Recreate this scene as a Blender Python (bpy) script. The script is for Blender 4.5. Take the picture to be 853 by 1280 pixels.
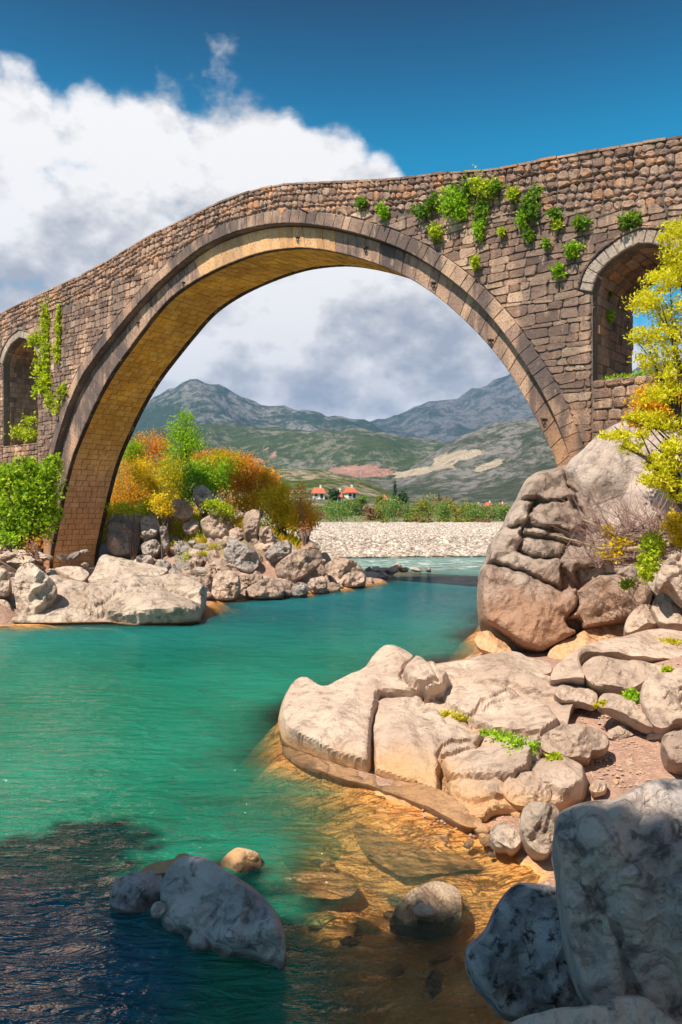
import bpy, bmesh, math, random
import numpy as np
from mathutils import Vector, Matrix, noise
from mathutils.geometry import delaunay_2d_cdt, tessellate_polygon

random.seed(7); np.random.seed(7)
R = math.radians
scene = bpy.context.scene
COL = scene.collection
for o in list(bpy.data.objects): bpy.data.objects.remove(o)

# ------------------------------------------------------------------ camera, world, sun, exposure
CAM_H, F = 3.2, 960.0
CX, CY = 426.5, 640.0
cam_d = bpy.data.cameras.new('camera'); cam = bpy.data.objects.new('camera', cam_d); COL.objects.link(cam)
cam.location = (0, 0, CAM_H); cam.rotation_euler = (R(90), 0, 0)
cam_d.sensor_fit = 'VERTICAL'; cam_d.sensor_height = 36.0; cam_d.sensor_width = 24.0
cam_d.lens = 36.0 * F / 1280.0
cam_d.clip_start = 0.1; cam_d.clip_end = 60000
scene.camera = cam
scene.view_settings.view_transform = 'Standard'; scene.view_settings.look = 'None'
scene.view_settings.exposure = 0.80; scene.view_settings.gamma = 1.0
scene.view_settings.use_curve_mapping = False
scene.cycles.max_bounces = 8; scene.cycles.transparent_max_bounces = 16
scene.cycles.diffuse_bounces = 4; scene.cycles.volume_bounces = 0

SUN_EL = 54.0
SUN_H = Vector((-0.70, -0.714))            # horizontal direction towards the sun
S = Vector((SUN_H.x*math.cos(R(SUN_EL)), SUN_H.y*math.cos(R(SUN_EL)), math.sin(R(SUN_EL)))).normalized()
sun_d = bpy.data.lights.new('sun', 'SUN'); sun = bpy.data.objects.new('sun', sun_d); COL.objects.link(sun)
sun.rotation_euler = S.to_track_quat('Z', 'Y').to_euler(); sun.location = (-20, -20, 30)
sun_d.energy = 4.6; sun_d.angle = R(0.5); sun_d.color = (1.0, 0.90, 0.76)

class NT:
    """small helper to wire nodes"""
    def __init__(s, tree): s.t = tree; s.n = tree.nodes; s.l = tree.links
    def node(s, typ, **kw):
        n = s.n.new(typ)
        for k, v in kw.items():
            if hasattr(n, k): setattr(n, k, v)
        return n
    def put(s, sock, v):
        if v is None: return
        if isinstance(v, bpy.types.NodeSocket): s.l.new(v, sock)
        elif isinstance(v, (tuple, list)) and len(v) == 3 and sock.type == 'RGBA': sock.default_value = (*v, 1)
        else: sock.default_value = v
    def math(s, op, a, b=None, c=None, clamp=False):
        n = s.n.new('ShaderNodeMath'); n.operation = op; n.use_clamp = clamp
        for i, v in enumerate((a, b, c)):
            if v is not None: s.put(n.inputs[i], v)
        return n.outputs[0]
    def vmath(s, op, a, b=None, scale=None):
        n = s.n.new('ShaderNodeVectorMath'); n.operation = op
        s.put(n.inputs[0], a)
        if b is not None: s.put(n.inputs[1], b)
        if scale is not None: s.put(n.inputs['Scale'], scale)
        return n.outputs['Value'] if op in ('DOT_PRODUCT', 'LENGTH', 'DISTANCE') else n.outputs[0]
    def mix(s, f, a, b, blend='MIX'):
        n = s.n.new('ShaderNodeMix'); n.data_type = 'RGBA'; n.blend_type = blend; n.clamp_factor = True
        s.put(n.inputs[0], f); s.put(n.inputs[6], a); s.put(n.inputs[7], b)
        return n.outputs[2]
    def ramp(s, f, pts, interp='LINEAR'):
        n = s.n.new('ShaderNodeValToRGB'); cr = n.color_ramp; cr.interpolation = interp
        while len(cr.elements) < len(pts): cr.elements.new(0.5)
        for e, (p, c) in zip(cr.elements, pts):
            e.position = p
            e.color = (c, c, c, 1) if isinstance(c, (int, float)) else (*c, 1)
        s.put(n.inputs[0], f); return n.outputs[0]
    def noise(s, vec, scale=5, detail=4, rough=0.55, dist=0.0, lac=2.0):
        n = s.n.new('ShaderNodeTexNoise'); s.put(n.inputs['Vector'], vec)
        s.put(n.inputs['Scale'], scale); s.put(n.inputs['Detail'], detail); s.put(n.inputs['Roughness'], rough)
        s.put(n.inputs['Distortion'], dist); s.put(n.inputs['Lacunarity'], lac); return n.outputs['Fac']
    def voro(s, vec, scale=5, feature='F1', out='Distance'):
        n = s.n.new('ShaderNodeTexVoronoi'); n.feature = feature; s.put(n.inputs['Vector'], vec); s.put(n.inputs['Scale'], scale)
        return n.outputs[out]
    def mapping(s, vec, scale=(1, 1, 1), loc=(0, 0, 0), rot=(0, 0, 0)):
        n = s.n.new('ShaderNodeMapping'); s.put(n.inputs['Vector'], vec)
        n.inputs['Scale'].default_value = scale; n.inputs['Location'].default_value = loc; n.inputs['Rotation'].default_value = rot
        return n.outputs[0]
    def smooth(s, v, lo, hi):
        n = s.n.new('ShaderNodeMapRange'); n.interpolation_type = 'SMOOTHSTEP'
        s.put(n.inputs[0], v); s.put(n.inputs[1], lo); s.put(n.inputs[2], hi); return n.outputs[0]
    def bump(s, h, strength=0.5, dist=0.05, normal=None):
        n = s.n.new('ShaderNodeBump'); s.put(n.inputs['Height'], h); s.put(n.inputs['Strength'], strength); s.put(n.inputs['Distance'], dist)
        if normal is not None: s.put(n.inputs['Normal'], normal)
        return n.outputs[0]

# ---- sky: Nishita sky seen through a polariser, with broken cloud
world = bpy.data.worlds.new('World'); scene.world = world; world.use_nodes = True
W = NT(world.node_tree); W.n.clear()
sky = W.node('ShaderNodeTexSky'); sky.sky_type = 'NISHITA'; sky.sun_disc = False
sky.sun_elevation = R(SUN_EL); sky.sun_rotation = math.atan2(SUN_H.x, SUN_H.y); sky.air_density = 1.0; sky.dust_density = 0.4; sky.ozone_density = 2.5
tc = W.node('ShaderNodeTexCoord'); D = tc.outputs['Generated']
sep = W.node('ShaderNodeSeparateXYZ'); W.put(sep.inputs[0], D)
dz = W.math('MAXIMUM', sep.outputs[2], 0.0)
tint = W.ramp(dz, [(0.0, (0.50, 0.90, 1.0)), (0.28, (0.0, 1.0, 1.1)), (0.42, (0.0, 0.86, 0.95)), (0.49, (0.0, 0.48, 0.60)), (0.555, (0.0, 0.20, 0.29)), (1.0, (0.0, 0.22, 0.34))])
skyc = W.mix(1.0, sky.outputs[0], tint, 'MULTIPLY')
# where the cloud banks lie: soft lobes around directions, (pixel x, pixel y, radius, weight)
def dirpx(x, y):
    return Vector(((x-CX)/F, 1.0, (CY-y)/F)).normalized()
LOBES = [(30, 140, .075, .95), (100, 150, .07, .95), (175, 200, .10, .95), (-120, 160, .11, 1), (335, 180, .06, .8), (300, 230, .11, 1.0), (400, 240, .075, .95), (465, 245, .05, .85), (150, 320, .15, 1.0), (10, 330, .075, .85), (60, 300, .07, .85), (20, 400, .09, .95),
         (400, 440, .19, 1.15), (540, 455, .15, 1.05), (260, 470, .2, 1.05), (-150, 330, .22, .9), (640, 520, .22, 1.1), (900, 560, .25, .9), (-300, 480, .3, 1.0)]
acc = None
for (x, y, r, w) in LOBES:
    d = W.vmath('DISTANCE', D, tuple(dirpx(x, y)))
    g = W.math('MULTIPLY', W.math('POWER', 2.718, W.math('MULTIPLY', W.math('POWER', W.math('DIVIDE', d, r), 2.0), -1.0)), w)
    acc = g if acc is None else W.math('MAXIMUM', acc, g)
far = W.smooth(sep.outputs[1], 0.35, -0.1)     # elsewhere scattered fair weather cloud
scat = W.math('MULTIPLY', W.noise(D, 1.6, 2, .5), W.math('MULTIPLY', far, 0.9))
cover = W.math('MAXIMUM', acc, scat)
def clouddens(vec):
    warp = W.mapping(vec, (1, 1, 1.5))
    n1 = W.noise(warp, 4.6, 9, .56, .0)
    n2 = W.noise(warp, 13.0, 7, .6)
    return W.math('ADD', W.math('MULTIPLY', n1, 1.0), W.math('MULTIPLY', n2, 0.32))
dn = clouddens(D)
fld = W.math('ADD', W.math('SUBTRACT', W.math('MULTIPLY', cover, 0.86), 0.13), W.math('MULTIPLY', W.math('SUBTRACT', dn, .62), 1.75))
mask = W.smooth(fld, 0.24, 0.54)
off = W.vmath('ADD', D, (-0.035, 0.0, 0.05))
dn2 = clouddens(off)
relief = W.math('MULTIPLY', W.math('SUBTRACT', dn, dn2), 3.0)
low = W.smooth(dz, 0.36, 0.10)
shade = W.math('ADD', W.math('SUBTRACT', 0.84, W.math('MULTIPLY', low, 0.27)), W.math('MULTIPLY', relief, 1.5))
thick = W.smooth(fld, 0.5, 1.1)
shade = W.math('SUBTRACT', shade, W.math('MULTIPLY', thick, W.math('ADD', 0.05, W.math('MULTIPLY', low, 0.15))), clamp=True)
cc = W.ramp(shade, [(0.0, (3.1, 3.15, 3.4)), (0.35, (4.2, 4.15, 4.25)), (0.7, (5.7, 5.5, 5.4)), (1.0, (7.0, 6.75, 6.5))])
final = W.mix(mask, skyc, cc)
bg = W.node('ShaderNodeBackground'); W.put(bg.inputs[0], final); bg.inputs[1].default_value = 0.09
wo = W.node('ShaderNodeOutputWorld'); W.l.new(bg.outputs[0], wo.inputs[0])

# ------------------------------------------------------------------ helpers
def px(x, y, Y):
    return Vector(((x-CX)/F*Y, Y, CAM_H-(y-CY)/F*Y))
def tag(o, label=None, cat=None, group=None, kind=None):
    if label: o['label'] = label
    if cat: o['category'] = cat
    if group: o['group'] = group
    if kind: o['kind'] = kind
    return o
def mesh_obj(name, V, Fc, mat=None, parent=None, smooth=False, tone=None, mats=None, midx=None, loc=None):
    me = bpy.data.meshes.new(name); V = np.asarray(V, dtype=float).reshape(-1, 3)
    if loc is not None: V = V - np.array(loc)
    me.from_pydata(V.tolist(), [], Fc if isinstance(Fc, list) else Fc.tolist()); me.update()
    for m in (mats or ([mat] if mat else [])): me.materials.append(m)
    if midx is not None: me.polygons.foreach_set('material_index', midx)
    if smooth: me.polygons.foreach_set('use_smooth', [True]*len(me.polygons))
    if tone is not None:
        a = me.attributes.new('tone', 'FLOAT', 'POINT'); a.data.foreach_set('value', np.asarray(tone, dtype=np.float32))
    o = bpy.data.objects.new(name, me); COL.objects.link(o)
    if parent: o.parent = parent
    if loc is not None: o.location = loc
    return o
def empty(name, loc=(0, 0, 0)):
    o = bpy.data.objects.new(name, None); COL.objects.link(o); o.location = loc; o.empty_display_size = .3; return o
def child_mesh(name, V, Fc, mat, root, **kw):
    """mesh given in world coordinates, parented to a root that is only translated"""
    o = mesh_obj(name, V, Fc, mat, **kw); o.parent = root
    o.location = -Vector(root.location) if 'loc' not in kw else Vector(kw['loc'])-Vector(root.location)
    return o
class Geo:
    def __init__(s): s.v = []; s.f = []; s.m = []; s.t = []
    def add(s, V, Fc, mi=0, tone=0.5):
        b = len(s.v); s.v.extend([tuple(p) for p in V]); s.f.extend([tuple(b+i for i in q) for q in Fc])
        s.m.extend([mi]*len(Fc) if isinstance(mi, int) else mi); s.t.extend([tone]*len(V))
    def box(s, c, h, rz=0, mi=0):
        ca, sa = math.cos(rz), math.sin(rz); V = []
        for z in (-1, 1):
            for (a, b) in ((-1, -1), (1, -1), (1, 1), (-1, 1)):
                x, y = a*h[0], b*h[1]; V.append((c[0]+x*ca-y*sa, c[1]+x*sa+y*ca, c[2]+z*h[2]))
        s.add(V, [(3, 2, 1, 0), (4, 5, 6, 7), (0, 1, 5, 4), (1, 2, 6, 5), (2, 3, 7, 6), (3, 0, 4, 7)], mi)
    def tube(s, pts, rads, n=5, mi=0, tone=.5):
        V = []; Fc = []
        for i, p in enumerate(pts):
            p = Vector(p); a = Vector(pts[min(i+1, len(pts)-1)])-Vector(pts[max(i-1, 0)])
            if a.length < 1e-6: a = Vector((0, 0, 1))
            a.normalize(); x = a.orthogonal().normalized(); y = a.cross(x)
            for k in range(n):
                t = 2*math.pi*k/n; V.append(p+(x*math.cos(t)+y*math.sin(t))*rads[i])
        for i in range(len(pts)-1):
            for k in range(n):
                Fc.append((i*n+k, i*n+(k+1) % n, (i+1)*n+(k+1) % n, (i+1)*n+k))
        Fc.append(tuple(range(n))[::-1]); Fc.append(tuple((len(pts)-1)*n+k for k in range(n)))
        s.add(V, Fc, mi, tone)
    def build(s, name, mat=None, root=None, mats=None, smooth=False, usetone=True):
        kw = dict(smooth=smooth, mats=mats, midx=s.m if mats else None, tone=s.t if usetone else None)
        if root is not None: return child_mesh(name, s.v, s.f, mat, root, **kw)
        return mesh_obj(name, s.v, s.f, mat, **kw)

def material(name):
    m = bpy.data.materials.new(name); m.use_nodes = True; t = NT(m.node_tree); t.n.clear()
    out = t.node('ShaderNodeOutputMaterial'); bs = t.node('ShaderNodeBsdfPrincipled'); t.l.new(bs.outputs[0], out.inputs[0])
    t.bs = bs; t.out = out; return m, t
def simple_mat(name, col, rough=.8, var=.25, scale=6, bump=.2, bd=.02, metal=0):
    m, t = material(name); g = t.node('ShaderNodeNewGeometry').outputs['Position']
    n = t.noise(g, scale, 6, .6)
    c = t.mix(t.math('MULTIPLY', n, 1.0), tuple(v*(1-var) for v in col), tuple(min(1, v*(1+var)) for v in col))
    t.put(t.bs.inputs['Base Color'], c); t.bs.inputs['Roughness'].default_value = rough; t.bs.inputs['Metallic'].default_value = metal
    t.put(t.bs.inputs['Normal'], t.bump(t.noise(g, scale*4, 6, .7), bump, bd)); return m

def rock_mat(name, pale, mid, dark, warm=None, warm_z=None, scale=1.0, bump=.5, crack=.5, patina=.3, lichen=None, wet=True):
    """weathered limestone: mottled tone, pits, cracks; mineral tide band above water level"""
    m, t = material(name); geo = t.node('ShaderNodeNewGeometry'); g = geo.outputs['Position']
    oi = t.node('ShaderNodeObjectInfo'); rnd = oi.outputs['Random']
    n1 = t.noise(g, .9*scale, 8, .62, .3); n2 = t.noise(g, 4.5*scale, 8, .65, .4); n3 = t.noise(g, 22*scale, 6, .7)
    c = t.mix(t.smooth(n1, .36, .62), mid, pale)
    c = t.mix(t.math('MULTIPLY', t.smooth(n2, .50, .66), patina+.35), c, dark)
    st = t.noise(t.mapping(g, (1, 1, 3.2), rot=(R(14), R(9), 0)), 2.6*scale, 8, .72, .6)
    c = t.mix(t.math('MULTIPLY', t.smooth(st, .42, .30), .45), c, tuple(min(.8, v*1.15) for v in pale))
    c = t.mix(t.math('MULTIPLY', t.smooth(st, .56, .68), .5), c, dark)
    c = t.mix(t.math('MULTIPLY', t.smooth(n3, .54, .8), .5), c, dark)
    if lichen:
        c = t.mix(t.math('MULTIPLY', t.smooth(t.noise(t.mapping(g, loc=(7, 3, 1)), 3*scale, 6, .7), .60, .70), .6), c, lichen)
    if warm:
        z = t.node('ShaderNodeSeparateXYZ'); t.put(z.inputs[0], g)
        zz = t.math('ADD', z.outputs[2], t.math('MULTIPLY', t.math('SUBTRACT', n1, .5), warm_z*1.2))
        c = t.mix(t.math('MULTIPLY', t.smooth(zz, warm_z, warm_z*.25), .85), c, warm)
    vor = t.node('ShaderNodeTexVoronoi'); vor.feature = 'DISTANCE_TO_EDGE'
    wv = t.node('ShaderNodeTexNoise'); t.put(wv.inputs['Vector'], g); wv.inputs['Scale'].default_value = 1.6*scale; wv.inputs['Detail'].default_value = 5
    t.put(vor.inputs['Vector'], t.vmath('ADD', t.mapping(g, (1, 1, 1.6)), t.vmath('SCALE', wv.outputs['Color'], scale=1.1))); vor.inputs['Scale'].default_value = .9*scale
    ck = t.smooth(vor.outputs['Distance'], 0.0, 0.035)
    gate = t.smooth(t.noise(t.mapping(g, loc=(3, 9, 2)), .8*scale, 3, .5), .42, .56)
    ckd = t.math('SUBTRACT', 1.0, t.math('MULTIPLY', t.math('MULTIPLY', t.math('SUBTRACT', 1.0, ck), gate), crack))
    c = t.mix(t.math('MULTIPLY', t.math('SUBTRACT', 1.0, ckd), .8), c, tuple(v*.35 for v in dark))
    if wet:      # dark wet band just above the water
        z2 = t.node('ShaderNodeSeparateXYZ'); t.put(z2.inputs[0], g)
        wf = t.smooth(t.math('ADD', z2.outputs[2], t.math('MULTIPLY', n2, -.06)), .06, .0)
        c = t.mix(t.math('MULTIPLY', wf, .65), c, (.05, .04, .025))
        t.put(t.bs.inputs['Roughness'], t.math('SUBTRACT', .85, t.math('MULTIPLY', wf, .5)))
    else: t.bs.inputs['Roughness'].default_value = .85
    hs = t.node('ShaderNodeHueSaturation'); t.put(hs.inputs['Color'], c)
    t.put(hs.inputs['Value'], t.math('ADD', .86, t.math('MULTIPLY', rnd, .28)))
    t.put(t.bs.inputs['Base Color'], hs.outputs[0])
    rid = t.math('ABSOLUTE', t.math('SUBTRACT', t.noise(g, 3.1*scale, 9, .62), .5))
    chip = t.math('MULTIPLY', t.voro(t.vmath('ADD', g, t.vmath('SCALE', wv.outputs['Color'], scale=.35)), 5.5*scale), .45)
    h = t.math('ADD', t.math('ADD', t.math('MULTIPLY', rid, -2.2), chip), t.math('MULTIPLY', n3, .4))
    h = t.math('ADD', h, t.math('MULTIPLY', t.noise(g, 80*scale, 4, .7), .12))
    h = t.math('ADD', h, t.math('MULTIPLY', ckd, .8*crack))
    t.put(t.bs.inputs['Normal'], t.bump(h, bump, .10/scale)); t.bs.inputs['Specular IOR Level'].default_value = .25
    return m

M = {}
M['ledge'] = rock_mat('ledge_limestone', (.58, .44, .345), (.43, .31, .24), (.17, .125, .10), warm=(.56, .32, .15), warm_z=.38, scale=1.1, bump=.75, patina=.2, crack=.2)
M['slab'] = rock_mat('pale_slab', (.62, .50, .40), (.47, .36, .28), (.20, .15, .12), warm=(.35, .20, .09), warm_z=.12, scale=.9, bump=.9, patina=.5)
M['boulder'] = rock_mat('brown_boulder', (.52, .41, .34), (.37, .275, .225), (.13, .095, .08), warm=(.46, .25, .15), warm_z=2.2, scale=.75, bump=.8, patina=.4, crack=.35)
M['dome'] = rock_mat('grey_dome', (.52, .43, .37), (.38, .30, .26), (.15, .12, .11), scale=.6, bump=.6, patina=.2)
M['riprap'] = rock_mat('riprap_stone', (.54, .40, .31), (.34, .24, .185), (.11, .08, .065), scale=.9, bump=.9, patina=.35)
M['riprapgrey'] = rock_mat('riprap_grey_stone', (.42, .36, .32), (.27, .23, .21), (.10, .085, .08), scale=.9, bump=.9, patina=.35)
M['blue'] = rock_mat('blue_grey_boulder', (.76, .62, .54), (.47, .43, .42), (.12, .11, .12), warm=None, scale=1.4, bump=1.0, patina=.5, crack=.4, lichen=(.60, .42, .33))
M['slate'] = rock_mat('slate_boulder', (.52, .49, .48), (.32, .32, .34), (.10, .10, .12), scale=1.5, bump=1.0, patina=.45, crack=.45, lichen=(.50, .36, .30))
M['pitted'] = rock_mat('dark_pitted_boulder', (.46, .46, .48), (.13, .135, .16), (.04, .042, .05), scale=2.6, bump=1.0, patina=.7, crack=.15)
M['orange'] = rock_mat('orange_boulder', (.60, .36, .20), (.46, .25, .12), (.18, .10, .06), scale=1.2, bump=.7, patina=.3)
M['congl'] = rock_mat('pebbly_conglomerate', (.55, .42, .30), (.38, .26, .17), (.16, .10, .07), scale=3.0, bump=1.0, patina=.3)
M['algae'] = rock_mat('algae_slab', (.66, .48, .16), (.45, .32, .09), (.20, .14, .05), scale=1.5, bump=.8, patina=.2, crack=.2, wet=False)
M['rust'] = rock_mat('rusty_slab', (.62, .34, .14), (.48, .22, .08), (.24, .11, .04), scale=1.5, bump=.8, patina=.2, crack=.2, wet=False)
# ------------------------------------------------------------------ ground, river bed, water
def poly_dist(X, Y, P):
    """signed distance to polygon P, positive inside"""
    P = np.array(P, float); n = len(P); d = np.full(X.shape, 1e9); ins = np.zeros(X.shape, bool)
    for i in range(n):
        a = P[i]; b = P[(i+1) % n]; e = b-a
        t = np.clip(((X-a[0])*e[0]+(Y-a[1])*e[1])/(e@e), 0, 1)
        d = np.minimum(d, np.hypot(X-a[0]-t*e[0], Y-a[1]-t*e[1]))
        if a[1] != b[1]:
            c = ((a[1] > Y) != (b[1] > Y)) & (X < (b[0]-a[0])*(Y-a[1])/(b[1]-a[1])+a[0]); ins ^= c
    return np.where(ins, d, -d)
WATER = [(0.7, 2.6), (1.0, 4.8), (1.35, 5.8), (1.75, 6.7), (1.55, 7.5), (.75, 8.3), (0.0, 9.2), (-.75, 10.2), (-.8, 12), (.3, 14.0), (1.6, 15.6), (2.6, 16.6), (3.4, 17.6), (3.6, 20), (4.5, 23), (6.5, 28), (9.5, 35),
         (14, 43), (26, 50), (60, 60), (140, 75), (140, 95), (60, 72), (28, 62), (10, 56), (0, 54), (-6, 50), (-2, 44), (2.3, 40), (1.7, 35), (-.8, 30.5), (-2.8, 28.5), (-4.6, 27.5), (-4.4, 24.5), (-4.6, 22.3), (-9.7, 21.7), (-14, 21), (-25, 20), (-42, 14), (-60, -20), (-10, -40), (-1, -10)]
LEDGE = [(1.75, 7.0), (.9, 8.0), (0, 9), (-1.2, 10), (-1.2, 12.5), (.2, 14.5), (1.8, 15.5), (3.0, 14.6), (3.2, 12.8), (2.6, 10.8), (2.2, 9.4), (2.0, 8.0)]
SHELF = [(2.0, 6.8), (1.2, 8.2), (.4, 8.4), (-.35, 7.8), (-.75, 6.8), (-.45, 5.9), (-.1, 5.3), (.3, 4.2), (1.4, 4.2)]
MOUND = [(-12.0, 41.5), (-9.5, 36.5), (-5.6, 29.0), (-1.2, 31.0), (.2, 34.6), (.4, 40), (-3, 50), (-8, 62), (-30, 85), (-80, 90), (-80, 55), (-30, 46)]
def ground_h(X, Y):
    X = np.asarray(X, float); Y = np.asarray(Y, float)
    d = poly_dist(X, Y, WATER)
    wob = .25*np.sin(X*1.7+Y*.9)+.2*np.sin(Y*2.3-X*1.1)
    dd = np.maximum(d+wob*.35*(d > 0), 0)
    bed = -2.4*(1-np.exp(-(dd/np.where(Y > 8.6, 1.5, 2.6))**1.5)); bed = bed*(1+2.4*np.clip((7.8-Y)/2.5, 0, 1)*np.clip((.4-X)/1.5, 0, 1)); bed = np.where(Y > 38, bed*.35, bed)  # near bed sunk further to drive the blue shade tint of the water
    o = np.maximum(-d, 0)
    right = .10*o+.09*np.maximum(o-2.4, 0)**1.6
    right = np.minimum(right, 4.5)
    left = np.minimum(.05+.06*o, .42)+1.4*np.clip((-.41*Y-X)/2.2, 0, 1)
    side = (X > 1.0+.12*Y) & (Y < 50)
    h = np.where(side | (poly_dist(X, Y, LEDGE) > 0), np.where(poly_dist(X, Y, LEDGE) > 0, right*(1-np.clip(poly_dist(X, Y, LEDGE)/.6, 0, 1))+.02, right), left)
    h = np.where(Y > 47, np.minimum(.12*o, 1.0+.006*np.clip(Y-60, 0, 200)), h)
    fade = np.clip((Y-38)/10, 0, 1)*(1-np.clip((X-60)/100, 0, 1))
    h = np.where((Y > 38) & (Y <= 47) & (X > 0), h*(1-fade)+np.minimum(.12*o, 1.0)*fade, h)
    sh = poly_dist(X, Y, SHELF); k = np.clip((sh+.35)/.8, 0, 1); k = k*k*(3-2*k); bed = bed*(1-k)+np.maximum(bed, -.16-.10*np.sin(X*2.3+Y)**2)*k
    m = poly_dist(X, Y, MOUND)
    mm = np.maximum(m, 0)
    h = np.where(m > 0, h*np.exp(-mm/2)+.3*(1-np.exp(-mm))+3.1*(1-np.exp(-(mm/4.2)**1.4)), h)
    bar = .62*np.exp(-((X-4.4)/3.0)**2-((Y-43.5)/1.4)**2)+.5*np.exp(-((X-12)/6)**2-((Y-47)/2)**2)
    return np.where(d > 0, bed+bar, h+bar*.3)
def gh(x, y): return float(ground_h(np.array([x]), np.array([y]))[0])
def march(x, y):
    """distance at which the view ray through a photo pixel meets the ground or the water"""
    t = np.concatenate([np.linspace(3, 30, 900), np.linspace(30, 160, 900)]); X = (x-CX)/F*t; Z = CAM_H-(y-CY)/F*t
    g = np.maximum(ground_h(X, t), 0.0); i = np.argmax(Z <= g)
    return float(t[i]) if (Z <= g).any() else 100.0

def axis(segs):
    out = []
    for a, b, s in segs: out.append(np.arange(a, b, s))
    return np.concatenate(out)
xs = axis([(-14000, -1000, 1300), (-1000, -200, 80), (-200, -40, 8), (-40, -14, 1.0), (-14, 8, .14), (8, 16, .5), (16, 40, 1.5), (40, 200, 8), (200, 1000, 80), (1000, 14001, 1300)])
ys = axis([(-1400, -100, 200), (-100, -20, 8), (-20, 2, 1.0), (2, 20, .14), (20, 50, .35), (50, 130, 1.2), (130, 300, 8), (300, 1000, 60), (1000, 11001, 900)])
GX, GY = np.meshgrid(xs, ys); GZ = ground_h(GX, GY)
nz = np.array([noise.fractal(Vector((x*1.3, y*1.3, 0)), 1.0, 2.1, 4) if abs(x) < 45 and 0 < y < 60 else 0 for x, y in zip(GX.ravel(), GY.ravel())]).reshape(GX.shape)
GZ = GZ+nz*np.where(GZ > 0.02, .05, .05)
NXg = len(xs); idx = np.arange(GX.size).reshape(GX.shape)
faces = np.stack([idx[:-1, :-1], idx[:-1, 1:], idx[1:, 1:], idx[1:, :-1]], -1).reshape(-1, 4)
m, t = material('river_ground')
g = t.node('ShaderNodeNewGeometry').outputs['Position']; z = t.node('ShaderNodeSeparateXYZ'); t.put(z.inputs[0], g)
n1 = t.noise(g, .7, 6, .6); n2 = t.noise(g, 9, 6, .7); v = t.voro(g, 26, 'F1', 'Color'); vd = t.voro(g, 26)
beach = t.mix(t.smooth(n2, .35, .7), (.30, .175, .125), (.44, .27, .20))
beach = t.mix(t.math('MULTIPLY', t.smooth(vd, .32, .1), .5), beach, t.mix(.75, v, (.50, .38, .30)))
shallow = t.mix(t.smooth(n1, .4, .6), (.78, .38, .11), (.62, .28, .08))
shallow = t.mix(t.math('MULTIPLY', t.smooth(n2, .5, .7), .6), shallow, (.80, .54, .18))
deep = t.mix(n1, (.42, .30, .10), (.52, .40, .18))
c = t.mix(t.smooth(z.outputs[2], -.25, -.9), shallow, deep)
c = t.mix(t.smooth(z.outputs[2], -.02, .06), c, beach)
pale = t.mix(n2, (.36, .30, .25), (.50, .43, .36))
c = t.mix(t.smooth(z.outputs[1], 36, 42), c, pale)
scrub = t.mix(t.noise(g, .05, 6, .6), (.10, .12, .035), (.22, .20, .08))
c = t.mix(t.smooth(t.math('ADD', z.outputs[1], t.math('MULTIPLY', n1, 14)), 126, 134), c, scrub)
soil = t.mix(n2, (.12, .10, .04), (.28, .20, .11))
up = t.math('MULTIPLY', t.smooth(z.outputs[2], 1.0, 1.8), t.smooth(z.outputs[1], 100, 60))
c = t.mix(up, c, soil)
t.put(t.bs.inputs['Base Color'], c); t.bs.inputs['Roughness'].default_value = .9
t.put(t.bs.inputs['Normal'], t.bump(t.math('ADD', n2, t.math('MULTIPLY', vd, -.8)), .7, .03))
M['ground'] = m
ground = mesh_obj('ground', np.stack([GX, GY, GZ], -1), faces, m, smooth=True); tag(ground, kind='structure')

# ---- water sheet: clear over the shallows, milky green where it is deep
ks = (ys > -60) & (ys < 140); wx = xs[(xs > -70) & (xs < 170)]; wy = ys[ks]
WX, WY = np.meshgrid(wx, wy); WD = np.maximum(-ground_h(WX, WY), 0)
idx = np.arange(WX.size).reshape(WX.shape); fc = np.stack([idx[:-1, :-1], idx[:-1, 1:], idx[1:, 1:], idx[1:, :-1]], -1).reshape(-1, 4)
m = bpy.data.materials.new('river_water'); m.use_nodes = True; t = NT(m.node_tree); t.n.clear()
g = t.node('ShaderNodeNewGeometry').outputs['Position']
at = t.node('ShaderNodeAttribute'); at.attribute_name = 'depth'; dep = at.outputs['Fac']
zs = t.node('ShaderNodeSeparateXYZ'); t.put(zs.inputs[0], g)
w1 = t.noise(t.mapping(g, (1.0, 1.5, 1), rot=(0, 0, R(20))), 1.1, 3, .5, .6); w2 = t.noise(t.mapping(g, (.62, 1.9, 1), rot=(0, 0, R(-8))), 3.6, 4, .58, .8); w3 = t.noise(t.mapping(g, (1, 1.8, 1)), 15, 3, .6, .5)
h = t.math('ADD', t.math('MULTIPLY', w1, 1.0), t.math('ADD', t.math('MULTIPLY', w2, .55), t.math('MULTIPLY', w3, .045)))
b = t.bump(h, 1.0, t.math('ADD', .40, t.math('MULTIPLY', t.smooth(t.noise(t.mapping(g, (1, .6, 1)), .22, 2, .5), .35, .65), .22)))
big = t.noise(g, .13, 3, .5); far_ = t.smooth(zs.outputs[1], 12, 27)
green = t.mix(t.smooth(big, .35, .65), (.003, .135, .08), (.012, .20, .128))
teal = t.mix(t.smooth(big, .35, .65), (.006, .085, .105), (.014, .13, .145))
body = t.mix(far_, green, teal); body = t.mix(t.smooth(dep, 3.0, 5.2), body, (.003, .085, .135))  # blue mixed in by depth paints the shaded look of the near water
body = t.mix(t.smooth(zs.outputs[1], 37, 42), body, (.10, .26, .25))
dif = t.node('ShaderNodeBsdfDiffuse'); t.put(dif.inputs[0], body); t.put(dif.inputs['Normal'], t.bump(h, 1.0, .16))
tr = t.node('ShaderNodeBsdfTransparent'); t.put(tr.inputs[0], t.mix(t.smooth(dep, 0, .8), (.99, .97, .92), (.80, .92, .68)))
dj = t.math('MULTIPLY', dep, t.math('ADD', .55, t.math('MULTIPLY', t.noise(g, 1.3, 6, .65, .8), .9)))
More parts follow.
